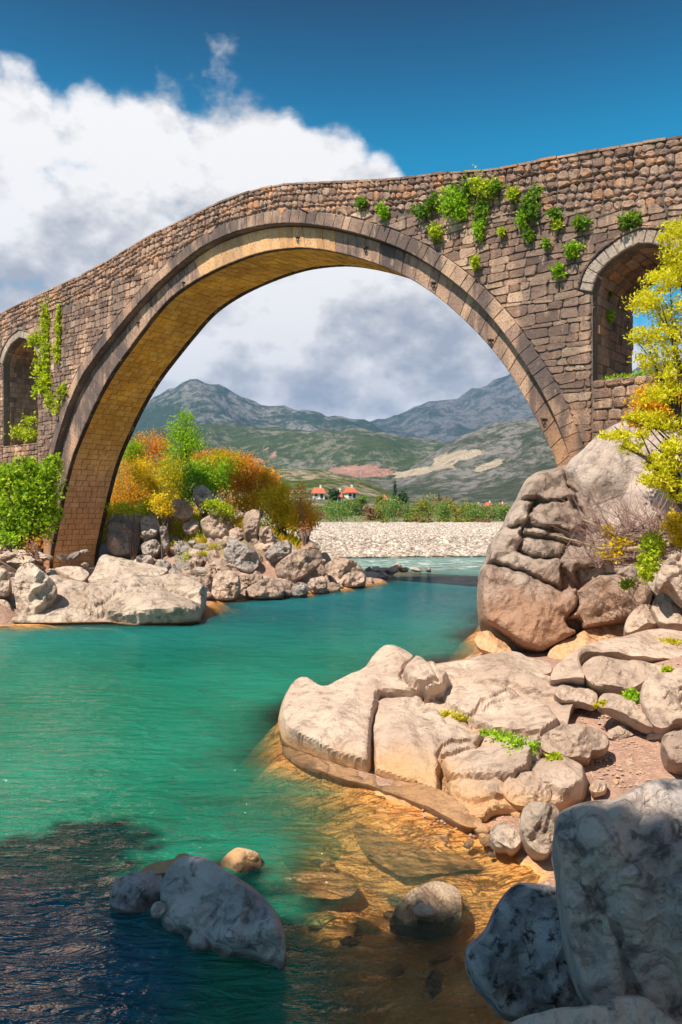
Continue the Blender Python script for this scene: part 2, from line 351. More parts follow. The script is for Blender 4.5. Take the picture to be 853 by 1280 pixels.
k = t.math('SUBTRACT', 1.0, t.math('POWER', 2.718, t.math('MULTIPLY', t.math('POWER', dj, 1.5), -1.7)))
mx = t.node('ShaderNodeMixShader'); t.put(mx.inputs[0], k); t.l.new(tr.outputs[0], mx.inputs[1]); t.l.new(dif.outputs[0], mx.inputs[2])
gl = t.node('ShaderNodeBsdfGlossy'); gl.inputs['Roughness'].default_value = .04; t.put(gl.inputs['Normal'], b)
fr = t.node('ShaderNodeFresnel'); fr.inputs[0].default_value = 1.33; t.put(fr.inputs['Normal'], b)
foam_n = t.noise(t.mapping(g, (.5, 1.6, 1)), 1.7, 6, .75)
fo = t.math('MULTIPLY', t.smooth(foam_n, .50, .62), t.math('MULTIPLY', t.smooth(zs.outputs[1], 41, 44), t.smooth(zs.outputs[1], 54, 50)))
mx2 = t.node('ShaderNodeMixShader'); t.put(mx2.inputs[0], t.math('MULTIPLY', fr.outputs[0], .92)); t.l.new(mx.outputs[0], mx2.inputs[1]); t.l.new(gl.outputs[0], mx2.inputs[2])
fd = t.node('ShaderNodeBsdfDiffuse'); fd.inputs[0].default_value = (.75, .8, .8, 1)
mx3 = t.node('ShaderNodeMixShader'); t.put(mx3.inputs[0], t.math('MULTIPLY', fo, .8)); t.l.new(mx2.outputs[0], mx3.inputs[1]); t.l.new(fd.outputs[0], mx3.inputs[2])
o = t.node('ShaderNodeOutputMaterial'); t.l.new(mx3.outputs[0], o.inputs[0])
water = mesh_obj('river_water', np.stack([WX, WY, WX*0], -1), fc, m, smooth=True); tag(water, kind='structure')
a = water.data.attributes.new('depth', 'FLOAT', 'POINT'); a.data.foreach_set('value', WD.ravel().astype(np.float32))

# ------------------------------------------------------------------ hills and mountains, each a relief sheet at its own distance
def curve(pts):
    p = sorted(pts); return (lambda q, X=np.array([a for a, _ in p], float), Y=np.array([b for _, b in p], float): np.interp(q, X, Y))
def hill(name, ridge, Yr, Yf, Yb, mat, base=1.5, amp=.10, nx=300, ny=90, x0=-900, x1=1800, seed=0, blobs=None, power=1.0):
    rc = curve(ridge); qs = np.linspace(x0, x1, nx); V = np.zeros((ny, nx, 3)); Q = np.zeros((ny, nx))
    tb = np.linspace(0, 1.35, ny)
    for j, tt in enumerate(tb):
        for i, q in enumerate(qs):
            X = (q-CX)/F*Yr; H = CAM_H+(CY-rc(q))/F*Yr
            Y = Yf+(Yr-Yf)*tt if tt <= 1 else Yr+(Yb-Yr)*(tt-1)/.35
            prof = tt**power if tt <= 1 else max(0, 1-((tt-1)/.35)**1.5)
            s = (Yr-Yf)*.45
            n = noise.ridged_multi_fractal(Vector((X/s+seed, Y/s, seed)), .9, 2.15, 7, 1.0, 2.0)-1.1
            env = min(1, tt*2.2)*(1-.82*math.exp(-((tt-1)/.14)**2))
            fine = noise.fractal(Vector((X/s*9, Y/s*9, seed)), .8, 2.0, 4)
            V[j, i] = (X, Y, base+(H-base)*prof+n*amp*(H-base)*env+fine*.03*(H-base)*min(1, tt*3))
            if tt <= 0.02: V[j, i, 2] = base-3
    idx = np.arange(nx*ny).reshape(ny, nx); fc = np.stack([idx[:-1, :-1], idx[:-1, 1:], idx[1:, 1:], idx[1:, :-1]], -1).reshape(-1, 4)
    ob = mesh_obj(name, V, fc, mat, smooth=True); tag(ob, kind='structure')
    qa = np.zeros(nx*ny); pa = np.zeros(nx*ny)
    P = V.reshape(-1, 3); sx = CX+P[:, 0]/P[:, 1]*F; sy = CY-(P[:, 2]-CAM_H)/P[:, 1]*F
    for (bx, by, rx, ry, rot, kind) in (blobs or []):
        c, s_ = math.cos(R(rot)), math.sin(R(rot)); dx, dy = sx-bx, sy-by
        u = (dx*c+dy*s_)/rx; w = (-dx*s_+dy*c)/ry; val = np.clip(1.6-np.sqrt(u*u+w*w), 0, 1)
        if kind == 0: qa = np.maximum(qa, val)
        else: pa = np.maximum(pa, val)
    for nm, arr in (('scar', qa), ('redscar', pa)):
        a = ob.data.attributes.new(nm, 'FLOAT', 'POINT'); a.data.foreach_set('value', arr.astype(np.float32))
    return ob
def hill_mat(name, green, rock, scale, thr=.5, dark=(.03, .05, .02), bare=.5):
    m, t = material(name); g = t.node('ShaderNodeNewGeometry').outputs['Position']
    n1 = t.noise(g, scale, 8, .65, .5); n2 = t.noise(g, scale*7, 8, .75); n3 = t.noise(g, scale*40, 4, .7)
    c = t.mix(t.smooth(t.math('ADD', t.math('MULTIPLY', n1, .6), t.math('MULTIPLY', n2, .4)), thr-.07, thr+.07), green, rock)
    c = t.mix(t.math('MULTIPLY', t.smooth(n2, .54, .46), .55), c, dark)
    c = t.mix(t.math('MULTIPLY', t.smooth(n3, .5, .7), .55), c, dark)
    for nm, col in (('scar', (.62, .50, .36)), ('redscar', (.60, .32, .25))):
        at = t.node('ShaderNodeAttribute'); at.attribute_name = nm
        f = t.smooth(t.math('ADD', at.outputs['Fac'], t.math('MULTIPLY', t.math('SUBTRACT', n2, .5), 1.6)), .40, .62)
        c = t.mix(t.math('MULTIPLY', f, .9), c, t.mix(t.smooth(t.math('ADD', t.math('MULTIPLY', n3, .5), t.math('MULTIPLY', n2, .5)), .42, .58), col, tuple(v*.5 for v in col)))
    t.put(t.bs.inputs['Base Color'], c); t.bs.inputs['Roughness'].default_value = 1; t.bs.inputs['Specular IOR Level'].default_value = .1
    t.put(t.bs.inputs['Normal'], t.bump(t.math('ADD', n2, t.math('MULTIPLY', n3, .3)), 1.0, .06/scale)); return m
mt_far = hill_mat('far_mountain', (.06, .075, .05), (.20, .19, .18), 1/900, .50)
mt_left = hill_mat('rocky_mountain', (.05, .075, .035), (.26, .24, .22), 1/500, .51)
mt_mid = hill_mat('green_slope', (.075, .10, .03), (.25, .23, .17), 1/260, .54)
mt_right = hill_mat('stony_scrub_slope', (.075, .08, .045), (.25, .225, .20), 1/180, .50)
mt_low = hill_mat('low_scrub_hill', (.11, .14, .04), (.38, .31, .22), 1/40, .53)
hill('far_mountain', [(-900, 470), (-400, 440), (0, 520), (300, 540), (461, 528), (502, 519), (530, 505), (552, 500), (571, 499), (592, 485), (613, 483), (633, 471), (650, 464), (700, 455), (760, 470), (900, 440), (1300, 480), (1800, 500)], 7600, 4600, 9500, mt_far, amp=.16, seed=3)
hill('rocky_mountain', [(-900, 520), (-300, 500), (60, 545), (140, 525), (175, 510), (200, 495), (225, 484), (250, 477), (275, 483), (300, 495), (330, 508), (352, 509), (385, 511), (410, 520), (440, 524), (462, 527), (480, 540), (520, 556), (600, 590), (700, 620), (1800, 630)], 5600, 3300, 6800, mt_left, amp=.15, seed=8)
hill('green_slope', [(-900, 560), (-200, 545), (100, 560), (160, 548), (220, 532), (270, 529), (330, 533), (380, 538), (424, 540), (450, 537), (473, 540), (500, 545), (555, 553), (600, 570), (700, 610), (1800, 632)], 3300, 1700, 4200, mt_mid, amp=.18, seed=12,
     blobs=[(452, 589, 40, 6.5, 2, 1), (510, 592, 22, 3, 0, 0), (340, 566, 10, 3, 40, 1), (318, 576, 14, 3, 0, 1), (420, 606, 26, 3, 0, 0)])
hill('stony_slope', [(-900, 634), (300, 634), (440, 612), (480, 600), (520, 580), (548, 563), (565, 552), (580, 545), (598, 538), (620, 528), (640, 526), (655, 524), (680, 520), (760, 525), (900, 500), (1300, 520), (1800, 540)], 2300, 1150, 3000, mt_right, amp=.15, seed=21,
     blobs=[(578, 569, 26, 6, -8, 0), (612, 582, 20, 4, -18, 0), (520, 590, 34, 4, -10, 0), (555, 578, 14, 4, 30, 0)])
hill('low_hill', [(-900, 600), (0, 600), (330, 590), (360, 585), (400, 588), (430, 594), (455, 601), (480, 613), (500, 622), (520, 630), (560, 640), (1800, 641)], 420, 230, 620, mt_low, base=1.5, amp=.16, seed=31, nx=340, ny=70, x0=-500, x1=900, power=.9)
# ------------------------------------------------------------------ the stone bridge
F0 = Vector((-1.73, 27.0)); U = Vector((.778, -.628)).normalized(); NIN = Vector((.628, .778)).normalized(); BW = 3.2
def B(s, d, z):
    return (F0.x+s*U.x+d*NIN.x, F0.y+s*U.y+d*NIN.y, z)
def sz(x, y):
    """photo pixel on the bridge's face -> (s along the bridge, height)"""
    rx = (x-CX)/F; s = (F0.y*rx-F0.x)/(U.x-U.y*rx); Y = F0.y+s*U.y
    return (s, CAM_H+(CY-y)/F*Y)
TOP = [sz(*p) for p in [(0, 393), (50, 368), (105, 343), (132, 328), (185, 296), (234, 272), (275, 253), (310, 240), (352, 230), (430, 227), (500, 223), (553, 216), (616, 212), (704, 195), (770, 184), (853, 170)]]
TOP = [(TOP[0][0]-14, TOP[0][1]-2.6), (TOP[0][0]-5, TOP[0][1]-.7)]+TOP+[(TOP[-1][0]+3, TOP[-1][1]-.5), (TOP[-1][0]+7, TOP[-1][1]-1.3)]
S_MIN, S_MAX = TOP[0][0], TOP[-1][0]
INN = [sz(*p) for p in [(54, 700), (60, 668), (65, 645), (74, 602), (84, 565), (95, 541), (108, 509), (131, 466), (162, 423), (200, 373), (235, 348), (270, 330), (316, 312), (369, 305), (411, 311), (455, 323), (502, 342), (541, 367), (576, 399), (600, 423), (628, 457), (652, 499), (671, 533), (683, 560), (694, 590), (705, 625)]]
GRV = [sz(*p) for p in [(38, 700), (44, 668), (50, 640), (58, 602), (68, 565), (78, 528), (90, 495), (104, 466), (137, 423), (172, 380), (205, 346), (253, 307), (288, 291), (330, 280), (369, 278), (411, 283), (453, 293), (505, 311), (551, 339), (590, 370), (618, 400), (634, 420), (658, 456), (689, 507), (701, 539), (715, 576), (728, 625)]]
INN = [(INN[0][0]-.05, -1.0)]+INN+[(INN[-1][0]+.1, -1.0)]
GRV = [(GRV[0][0]-.05, -1.0)]+GRV+[(GRV[-1][0]+.1, -1.0)]
def resample(P, step=None, n=None):
    P = np.array(P, float)
    L = np.concatenate([[0], np.cumsum(np.hypot(*np.diff(P, axis=0).T))])
    if n is None: n = max(2, int(round(L[-1]/step))+1)
    q = np.linspace(0, L[-1], n); return np.stack([np.interp(q, L, P[:, 0]), np.interp(q, L, P[:, 1])], -1)
def smooth_poly(P, it=3):
    P = resample(P, .25)
    for _ in range(it*4): P[1:-1] = (P[:-2]+2*P[1:-1]+P[2:])/4
    return P
INNs, GRVs = smooth_poly(INN), smooth_poly(GRV)
NA = 88
INr, GRr = resample(INNs, n=NA*4+1), resample(GRVs, n=NA*4+1)
def normals(P):
    T = np.gradient(P, axis=0); T /= np.linalg.norm(T, axis=1)[:, None]; return np.stack([-T[:, 1], T[:, 0]], -1)   # outward (left of travel = up)
OUTr = GRr+normals(GRr)*.44
topz = lambda s: float(np.interp(s, [p[0] for p in TOP], [p[1] for p in TOP]))
# the two openings
WR_IN = [sz(*p) for p in [(740.6, 476), (740.6, 365), (747, 344), (762, 327), (784, 311.5), (799, 305)]]
cxR = WR_IN[-1][0]; WR_IN = WR_IN+[(2*cxR-s, z) for s, z in WR_IN[:-1][::-1]]
WL_IN = [sz(*p) for p in [(4, 558), (4, 456), (8, 442), (15, 430), (25, 422)]]
cxL = sz(25, 422)[0]; WL_IN = WL_IN+[(2*cxL-s, z) for s, z in WL_IN[:-1][::-1]]
def offs(P, r):
    P = np.array(P); return P+normals(P)*r
def inpoly(q, P):
    x, y = q; c = False; n = len(P)
    for i in range(n):
        a, b = P[i], P[(i+1) % n]
        if (a[1] > y) != (b[1] > y) and x < (b[0]-a[0])*(y-a[1])/(b[1]-a[1])+a[0]: c = not c
    return c
FOOT = -1.0
WR_Z, WL_Z = WR_IN[0][1], WL_IN[0][1]

# materials for masonry: 'tone' is the individual stone
def masonry(name, stops, stain=(.05, .042, .045), stain_amt=.8, streak=True, bumpd=.03, warm=None, warm_z=(9, 4), sc=1.0):
    m, t = material(name); g = t.node('ShaderNodeNewGeometry').outputs['Position']
    at = t.node('ShaderNodeAttribute'); at.attribute_name = 'tone'; tone = at.outputs['Fac']
    n2 = t.noise(g, 3.2*sc, 7, .68); n3 = t.noise(g, 17*sc, 6, .72); n4 = t.noise(g, 70*sc, 3, .7)
    c = t.ramp(t.math('ADD', t.math('MULTIPLY', tone, .75), t.math('MULTIPLY', t.math('SUBTRACT', n2, .38), .8)), stops)
    if warm:
        z = t.node('ShaderNodeSeparateXYZ'); t.put(z.inputs[0], g)
        f = t.smooth(t.math('ADD', z.outputs[2], t.math('MULTIPLY', n2, 2.5)), warm_z[0]+1.2, warm_z[1]+1.2)
        c = t.mix(t.math('MULTIPLY', f, .75), c, t.mix(n3, warm, tuple(v*.7 for v in warm)))
    sn = t.noise(t.mapping(g, (1.0, 1.0, .16)) if streak else g, 1.1*sc, 7, .65)
    sn2 = t.noise(t.mapping(g, (1, 1, .45), loc=(4, 4, 4)), .38*sc, 4, .6)
    sf = t.smooth(t.math('ADD', t.math('MULTIPLY', sn, .55), t.math('MULTIPLY', sn2, .55)), .48, .60)
    c = t.mix(t.math('MULTIPLY', sf, stain_amt), c, t.mix(n3, stain, tuple(v*2.2 for v in stain)))
    c = t.mix(t.math('MULTIPLY', t.smooth(n3, .50, .66), .65), c, tuple(v*1.1 for v in stain))
    ls = t.noise(t.mapping(g, (1.3, 1.3, .35), loc=(9, 1, 5)), 3.4*sc, 8, .75)
    c = t.mix(t.math('MULTIPLY', t.smooth(ls, .56, .66), .5), c, (.62, .45, .34))
    c = t.mix(t.math('MULTIPLY', t.smooth(n4, .55, .7), .35), c, (.60, .47, .36))
    t.put(t.bs.inputs['Base Color'], c); t.bs.inputs['Roughness'].default_value = .92; t.bs.inputs['Specular IOR Level'].default_value = .2
    t.put(t.bs.inputs['Normal'], t.bump(t.math('ADD', t.math('MULTIPLY', n3, .8), t.math('ADD', t.math('MULTIPLY', n2, .6), t.math('MULTIPLY', n4, .2))), 1.0, bumpd*1.8)); return m
MW = masonry('wall_masonry', [(0, (.17, .095, .07)), (.35, (.40, .24, .165)), (.65, (.58, .375, .26)), (1, (.74, .53, .37))], warm=(.46, .22, .11), warm_z=(7.5, 4.6), stain_amt=.6)
MP = masonry('parapet_rubble', [(0, (.16, .095, .07)), (.3, (.38, .23, .165)), (.6, (.54, .36, .26)), (.85, (.60, .28, .13)), (1, (.74, .55, .40))], stain_amt=.35)
MR = masonry('ring_masonry', [(0, (.24, .165, .14)), (.5, (.50, .31, .215)), (1, (.66, .44, .30))], stain_amt=.85, warm=(.50, .25, .12), warm_z=(7.5, 4.6))
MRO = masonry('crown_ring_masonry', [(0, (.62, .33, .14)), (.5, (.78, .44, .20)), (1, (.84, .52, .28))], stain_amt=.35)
MI = masonry('vault_masonry', [(0, (.70, .34, .035)), (.5, (.88, .48, .06)), (1, (.92, .60, .12))], stain=(.14, .07, .03), stain_amt=.35, warm=(.90, .52, .32), warm_z=(8, 4), streak=False)  # pinkish lighter foot stands in for bounce light on the lower vault
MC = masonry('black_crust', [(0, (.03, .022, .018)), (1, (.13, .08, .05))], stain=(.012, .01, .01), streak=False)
MM = masonry('mortar', [(0, (.14, .105, .09)), (1, (.34, .26, .21))], stain_amt=.6, warm=(.40, .20, .10), warm_z=(7.5, 4.6))
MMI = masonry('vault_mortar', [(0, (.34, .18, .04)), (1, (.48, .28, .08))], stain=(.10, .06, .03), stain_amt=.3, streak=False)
MWIN = masonry('pale_dressed_stone', [(0, (.40, .30, .24)), (.5, (.52, .42, .34)), (1, (.62, .52, .43))], stain_amt=.3)

bridge = empty('arch_bridge', B(-3, 0, 0))
tag(bridge, 'weathered humpbacked stone bridge with one great arch over the turquoise river', 'bridge')

def extrude(loops_outer, holes, d0, d1, name, mat, front_only_holes=None):
    loops = [[Vector((s, z, 0)) for s, z in loops_outer]]+[[Vector((s, z, 0)) for s, z in h] for h in holes]
    tris = tessellate_polygon(loops); flat = [v for l in loops for v in l]; n = len(flat)
    V = [B(v.x, d0, v.y) for v in flat]+[B(v.x, d1, v.y) for v in flat]; Fc = []
    for tr in tris:
        a, b, c = [flat[i] for i in tr]
        if (b-a).cross(c-a).z < 0: tr = tr[::-1]
        Fc.append(tuple(tr)); Fc.append(tuple(n+i for i in tr[::-1]))
    o = 0
    for l in loops:
        k = len(l)
        for i in range(k): Fc.append((o+i, n+o+i, n+o+(i+1) % k, o+(i+1) % k))
        o += k
    ob = child_mesh(name, V, Fc, mat, bridge, tone=[.55]*len(V)); bm = bmesh.new(); bm.from_mesh(ob.data)
    bmesh.ops.recalc_face_normals(bm, faces=bm.faces); bm.to_mesh(ob.data); bm.free(); return ob
topl = resample(TOP, 1.0).tolist()
outer = [(S_MAX, FOOT)]+[(s, z-.04) for s, z in topl[::-1]]+[(S_MIN, FOOT)]+[tuple(p) for p in GRr[::4]]
extrude(outer, [WR_IN, WL_IN], .03, BW-.05, 'wall_core', MM)
band = [tuple(p) for p in GRr[::4]]+[tuple(p) for p in (INr+normals(INr)*.06)[::4][::-1]]
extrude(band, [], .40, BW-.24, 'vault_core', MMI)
# walls closing the lower part of each opening, and the dark back of the left chamber floor
for W_, zb in ((WR_IN, FOOT), (WL_IN, FOOT)):
    pass

# stones --------------------------------------------------------------------------
ANCHOR = Vector(bridge.location)
def stone_geo(poly, prot, back=.12, bevel=.03, dome=.0, face=None):
    """poly: corners (s,z) counter-clockwise as seen from the camera; returns vertices and faces of one dressed or rubble stone"""
    P = np.array(poly); c = P.mean(0); n = len(P)
    r = np.linalg.norm(P-c, axis=1, keepdims=True); inner = c+(P-c)*np.maximum(.45, 1-bevel/np.maximum(r, .01))
    V = [B(s, back, z) for s, z in P]+[B(s, -prot*.35+.008, z) for s, z in P]+[B(s, -prot-random.uniform(-.5, .5)*prot-random.uniform(0, .006), z) for s, z in inner]
    Fc = [tuple(2*n+i for i in range(n))]
    for i in range(n):
        j = (i+1) % n; Fc.append((i, j, n+j, n+i)); Fc.append((n+i, n+j, 2*n+j, 2*n+i))
    return V, Fc
def corners_cut(q, cut, jit):
    """rounded, uneven outline from a quad"""
    q = [np.array(p) for p in q]; out = []
    for i in range(4):
        p, a, b = q[i], q[i-1], q[(i+1) % 4]; la, lb = np.linalg.norm(a-p), np.linalg.norm(b-p)
        ca, cb = min(cut*random.uniform(.5, 1.5), la*.4), min(cut*random.uniform(.5, 1.5), lb*.4)
        out.append(p+(a-p)/max(la, 1e-6)*ca); out.append(p+(b-p)/max(lb, 1e-6)*cb)
    return [tuple(p+np.random.uniform(-jit, jit, 2)) for p in out]
OUTpoly = [tuple(p) for p in OUTr[::4]]+[(OUTr[-1][0], -5), (OUTr[0][0], -5)]
WRo, WLo = [tuple(p) for p in offs(WR_IN, .42)], [tuple(p) for p in offs(WL_IN, .42)]
WRo = [(WRo[0][0], -5)]+WRo+[(WRo[-1][0], -5)]; WLo = [(WLo[0][0], -5)]+WLo+[(WLo[-1][0], -5)]
WRj = [(WR_IN[0][0], -5), WR_IN[0]]+WR_IN[1:]+[(WR_IN[-1][0], -5)]; WLj = [(WL_IN[0][0], -5)]+WL_IN+[(WL_IN[-1][0], -5)]
def open_win(s, z):
    for Wo, Wj, zs_ in ((WRo, WRj, WR_IN[1][1]), (WLo, WLj, WL_IN[1][1])):
        if inpoly((s, z), Wo if z > zs_ else Wj): return True
    return False
def rubble_h(s): return float(np.interp(s, [-22, -8, 0, 5, 13], [1.1, 1.2, .95, 1.15, 1.75]))
def dom(s, z, rub=False):
    if inpoly((s, z), OUTpoly) or open_win(s, z): return False
    if not rub and z > topz(s)-rubble_h(s): return False
    return True
def edge(s, z, dirn, rub):
    a = s
    for _ in range(24):
        if dom(a, z, rub): return a
        a += dirn*.03
    return None
stones = []       # (vertices, faces, material kind, tone)
def course(zf0, zf1, lo, hi, wmin, wmax, kind, rub):
    """one course between heights zf0(s) and zf1(s); stones fill every open interval"""
    s = lo; step = .05; run = None; iv = []
    while s <= hi:
        zm = (zf0(s)+zf1(s))/2; ok = dom(s, zm, rub)
        if ok and run is None: run = s
        if (not ok or s+step > hi) and run is not None: iv.append((run, s)); run = None
        s += step
    for a, b in iv:
        if b-a < .12: continue
        x = a
        while x < b-.02:
            w = random.uniform(wmin, wmax); x1 = x+w
            if b-x1 < wmin*.6: x1 = b
            q = []
            j = .018 if rub else .012
            for (xx, zf, first) in ((x, zf0, 1), (x1, zf0, 0), (x1, zf1, 0), (x, zf1, 1)):
                xe = xx
                if first and x == a:
                    e = edge(xx-.2, zf(xx), 1, rub); xe = e if e is not None and abs(e-xx) < .45 else xx
                if not first and x1 == b:
                    e = edge(xx+.2, zf(xx), -1, rub); xe = e if e is not None and abs(e-xx) < .45 else xx
                q.append((xe, zf(xe)))
            g = .007 if not rub else .009
            cx_, cz_ = np.mean([p[0] for p in q]), np.mean([p[1] for p in q])
            q = [(cx_+(p[0]-cx_)*(1-g/max(.05, abs(p[0]-cx_))), cz_+(p[1]-cz_)*(1-g/max(.05, abs(p[1]-cz_)))) for p in q]
            if rub: poly = corners_cut(q, .07, .014); V, Fc = stone_geo(poly, random.uniform(.015, .065), .12, .045)
            else: poly = corners_cut(q, .045, .022); V, Fc = stone_geo(poly, random.uniform(.0, .035), .12, .018)
            stones.append((V, Fc, kind, random.random(), cx_, cz_)); x = x1
# rubble courses under the coping follow the slope of the road
def band_fn(o): return lambda s: topz(s)-o
o_ = .03
cuts = [0.03]
while cuts[-1] < 1.8: cuts.append(cuts[-1]+random.uniform(.17, .27))
def wav(k): return lambda s: .035*math.sin(s*2.1+k*1.7)+.03*math.sin(s*4.7+k*3.1)
for k in range(len(cuts)-1):
    f1 = (lambda s, c=cuts[k], w=wav(k): topz(s)-c-(w(s) if c > .1 else 0)); f0 = (lambda s, c=cuts[k+1], w=wav(k+1): topz(s)-c-w(s))
    c0 = cuts[k+1]
    # extent where this course lies inside the rubble band
    ss = np.arange(S_MIN, S_MAX, .1); ok = [rubble_h(s) >= c0-.1 for s in ss]
    a = None
    for s, v in zip(list(ss)+[S_MAX], ok+[False]):
        if v and a is None: a = s
        if not v and a is not None: course(f0, f1, a, s, .16, .36, 'P', True); a = None
# body courses, nearly level
z = -.6; k = 0
while z < 15:
    h = random.uniform(.17, .27); k += 1
    f0 = (lambda s, z=z, k=k: z+.035*math.sin(s*.9+k*2.3)+.025*math.sin(s*2.9+k*1.9)); f1 = (lambda s, z=z, h=h, k=k+1: z+h+.035*math.sin(s*.9+k*2.3)+.025*math.sin(s*2.9+k*1.9))
    course(f0, f1, S_MIN, -3, .22, .48, 'W', False); course(f0, f1, -3, S_MAX, .26, .75, 'W', False)
    z += h
# outer ring, inner ring: radial stones
def ring(P, Q, n, kind, d_front, d_back, gap=.012, rnd=.25):
    """stones between curve P (inner) and curve Q (outer), both with the same number of points"""
    cuts_ = np.linspace(0, len(P)-1, n+1)+np.concatenate([[0], np.random.uniform(-rnd, rnd, n-1)*(len(P)-1)/n, [0]])
    at_ = lambda C, u: np.array([np.interp(u, range(len(C)), C[:, 0]), np.interp(u, range(len(C)), C[:, 1])])
    out = []
    for i in range(n):
        u0, u1 = cuts_[i], cuts_[i+1]; um = (u0+u1)/2
        pp = [at_(P, u0), at_(P, um), at_(P, u1), at_(Q, u1), at_(Q, um), at_(Q, u0)]; c = sum(pp)/6
        pp = [p+(c-p)/np.linalg.norm(c-p)*gap for p in pp]
        d0 = d_front+random.uniform(-.012, .012); V = []
        inner = [p+(c-p)/np.linalg.norm(c-p)*.025 for p in pp]
        V = [B(p[0], d_back, p[1]) for p in pp]+[B(p[0], d0+.02, p[1]) for p in pp]+[B(p[0], d0, p[1]) for p in inner]
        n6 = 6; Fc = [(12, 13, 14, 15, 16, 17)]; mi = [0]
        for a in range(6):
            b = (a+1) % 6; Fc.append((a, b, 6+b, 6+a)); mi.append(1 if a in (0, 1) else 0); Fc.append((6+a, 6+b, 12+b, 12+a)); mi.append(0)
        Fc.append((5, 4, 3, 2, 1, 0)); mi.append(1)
        out.append((V, Fc, mi, c))
    return out
def fixn(ob):
    bm = bmesh.new(); bm.from_mesh(ob.data); bmesh.ops.recalc_face_normals(bm, faces=bm.faces); bm.to_mesh(ob.data); bm.free()
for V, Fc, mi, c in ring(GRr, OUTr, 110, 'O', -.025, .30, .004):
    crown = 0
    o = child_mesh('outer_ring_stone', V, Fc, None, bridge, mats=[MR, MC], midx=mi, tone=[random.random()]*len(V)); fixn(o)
for V, Fc, mi, c in ring(INr, GRr-normals(GRr)*.03, 84, 'I', .30, .52, .003):
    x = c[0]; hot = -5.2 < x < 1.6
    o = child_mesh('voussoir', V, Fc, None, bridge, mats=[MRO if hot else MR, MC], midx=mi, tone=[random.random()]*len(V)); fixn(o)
gb = Geo()
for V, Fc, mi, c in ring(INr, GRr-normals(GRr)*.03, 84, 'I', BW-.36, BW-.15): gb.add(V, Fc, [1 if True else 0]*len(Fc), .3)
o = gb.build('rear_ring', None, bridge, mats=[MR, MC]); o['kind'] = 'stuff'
# vault soffit: courses of narrow stones laid along the barrel
nrow = 150; IV = resample(INNs+normals(INNs)*.03, n=nrow+1); NV = normals(IV); vault = []
for i in range(nrow):
    p, q = IV[i], IV[i+1]; nn = (NV[i]+NV[i+1])/2; d = .51
    while d < BW-.38:
        w = random.uniform(.28, .62); d1 = min(d+w, BW-.37)
        if BW-.37-d1 < .15: d1 = BW-.37
        g = .012; pr = random.uniform(0, .035); e = (q-p)/np.linalg.norm(q-p)*g
        a, b = p+e, q-e; V = []
        for off_, sh in ((.10, 0), (0.0, 0), (-pr, .02)):
            for (pt, dd) in ((a, d+g+sh), (b, d+g+sh), (b, d1-g-sh), (a, d1-g-sh)):
                w_ = pt+nn*off_; V.append(B(w_[0], dd, w_[1]))
        Fc = [(8, 9, 10, 11)]
        for k in range(4):
            j = (k+1) % 4; Fc += [(k, j, 4+j, 4+k), (4+k, 4+j, 8+j, 8+k)]
        vault.append((V, Fc, random.random(), p)); d = d1
def proj_area(V):
    V = np.array(V); c = V.mean(0)
    if c[1] < 1: return 0
    X = CX+V[:, 0]/V[:, 1]*F; Y = CY-(V[:, 2]-CAM_H)/V[:, 1]*F; cx_, cy_ = X.mean(), Y.mean()
    if not (-10 < cx_ < 863 and 0 < cy_ < 1280): return 0
    return np.ptp(X)*np.ptp(Y)
def as_parts(items, name, mats_of, limit=290, vis=lambda it: True):
    order = sorted(range(len(items)), key=lambda i: -proj_area(items[i][0])*(1 if vis(items[i]) else 0))
    rest = {}
    for r_, i in enumerate(order):
        V, Fc, mk, tone = items[i][:4]
        if r_ < limit:
            o = child_mesh(name, V, Fc, mats_of(mk), bridge, tone=[tone]*len(V)); fixn(o)
        else: rest.setdefault(mk, Geo()).add(V, Fc, 0, tone)
    return rest
rest = as_parts(stones, 'wall_stone', lambda k: MP if k == 'P' else MW)
for k, ge in rest.items():
    o = ge.build('rubble_masonry' if k == 'P' else 'wall_masonry', MP if k == 'P' else MW, bridge); o['kind'] = 'stuff'; fixn(o)
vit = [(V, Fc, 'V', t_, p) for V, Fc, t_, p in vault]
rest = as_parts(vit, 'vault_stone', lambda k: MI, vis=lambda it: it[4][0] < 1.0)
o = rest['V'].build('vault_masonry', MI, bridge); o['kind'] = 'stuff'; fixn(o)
# coping along both edges of the road, road surface
def coping(d0, d1, name, n=96):
    T = resample(TOP, n=n+1); ge = Geo()
    for i in range(n):
        p, q = T[i], T[i+1]; h = random.uniform(.06, .11); g = .01; V = []
        for (dd) in (d0+random.uniform(-.02, .02), d1):
            V += [B(p[0]+g, dd, p[1]-.05), B(q[0]-g, dd, q[1]-.05), B(q[0]-g, dd, q[1]-.02+h*.4), B(p[0]+g, dd, p[1]-.02+h*.4)]
        Fc = [(0, 1, 2, 3), (7, 6, 5, 4), (0, 4, 5, 1), (1, 5, 6, 2), (2, 6, 7, 3), (3, 7, 4, 0)]
        if name:
            o = child_mesh('coping_stone', V, Fc, MP, bridge, tone=[random.random()]*8); fixn(o)
        else: ge.add(V, Fc, 0, random.random())
    if not name: o = ge.build('rear_coping', MP, bridge); o['kind'] = 'stuff'; fixn(o)
coping(-.05, .42, True); coping(BW-.4, BW+.04, False)
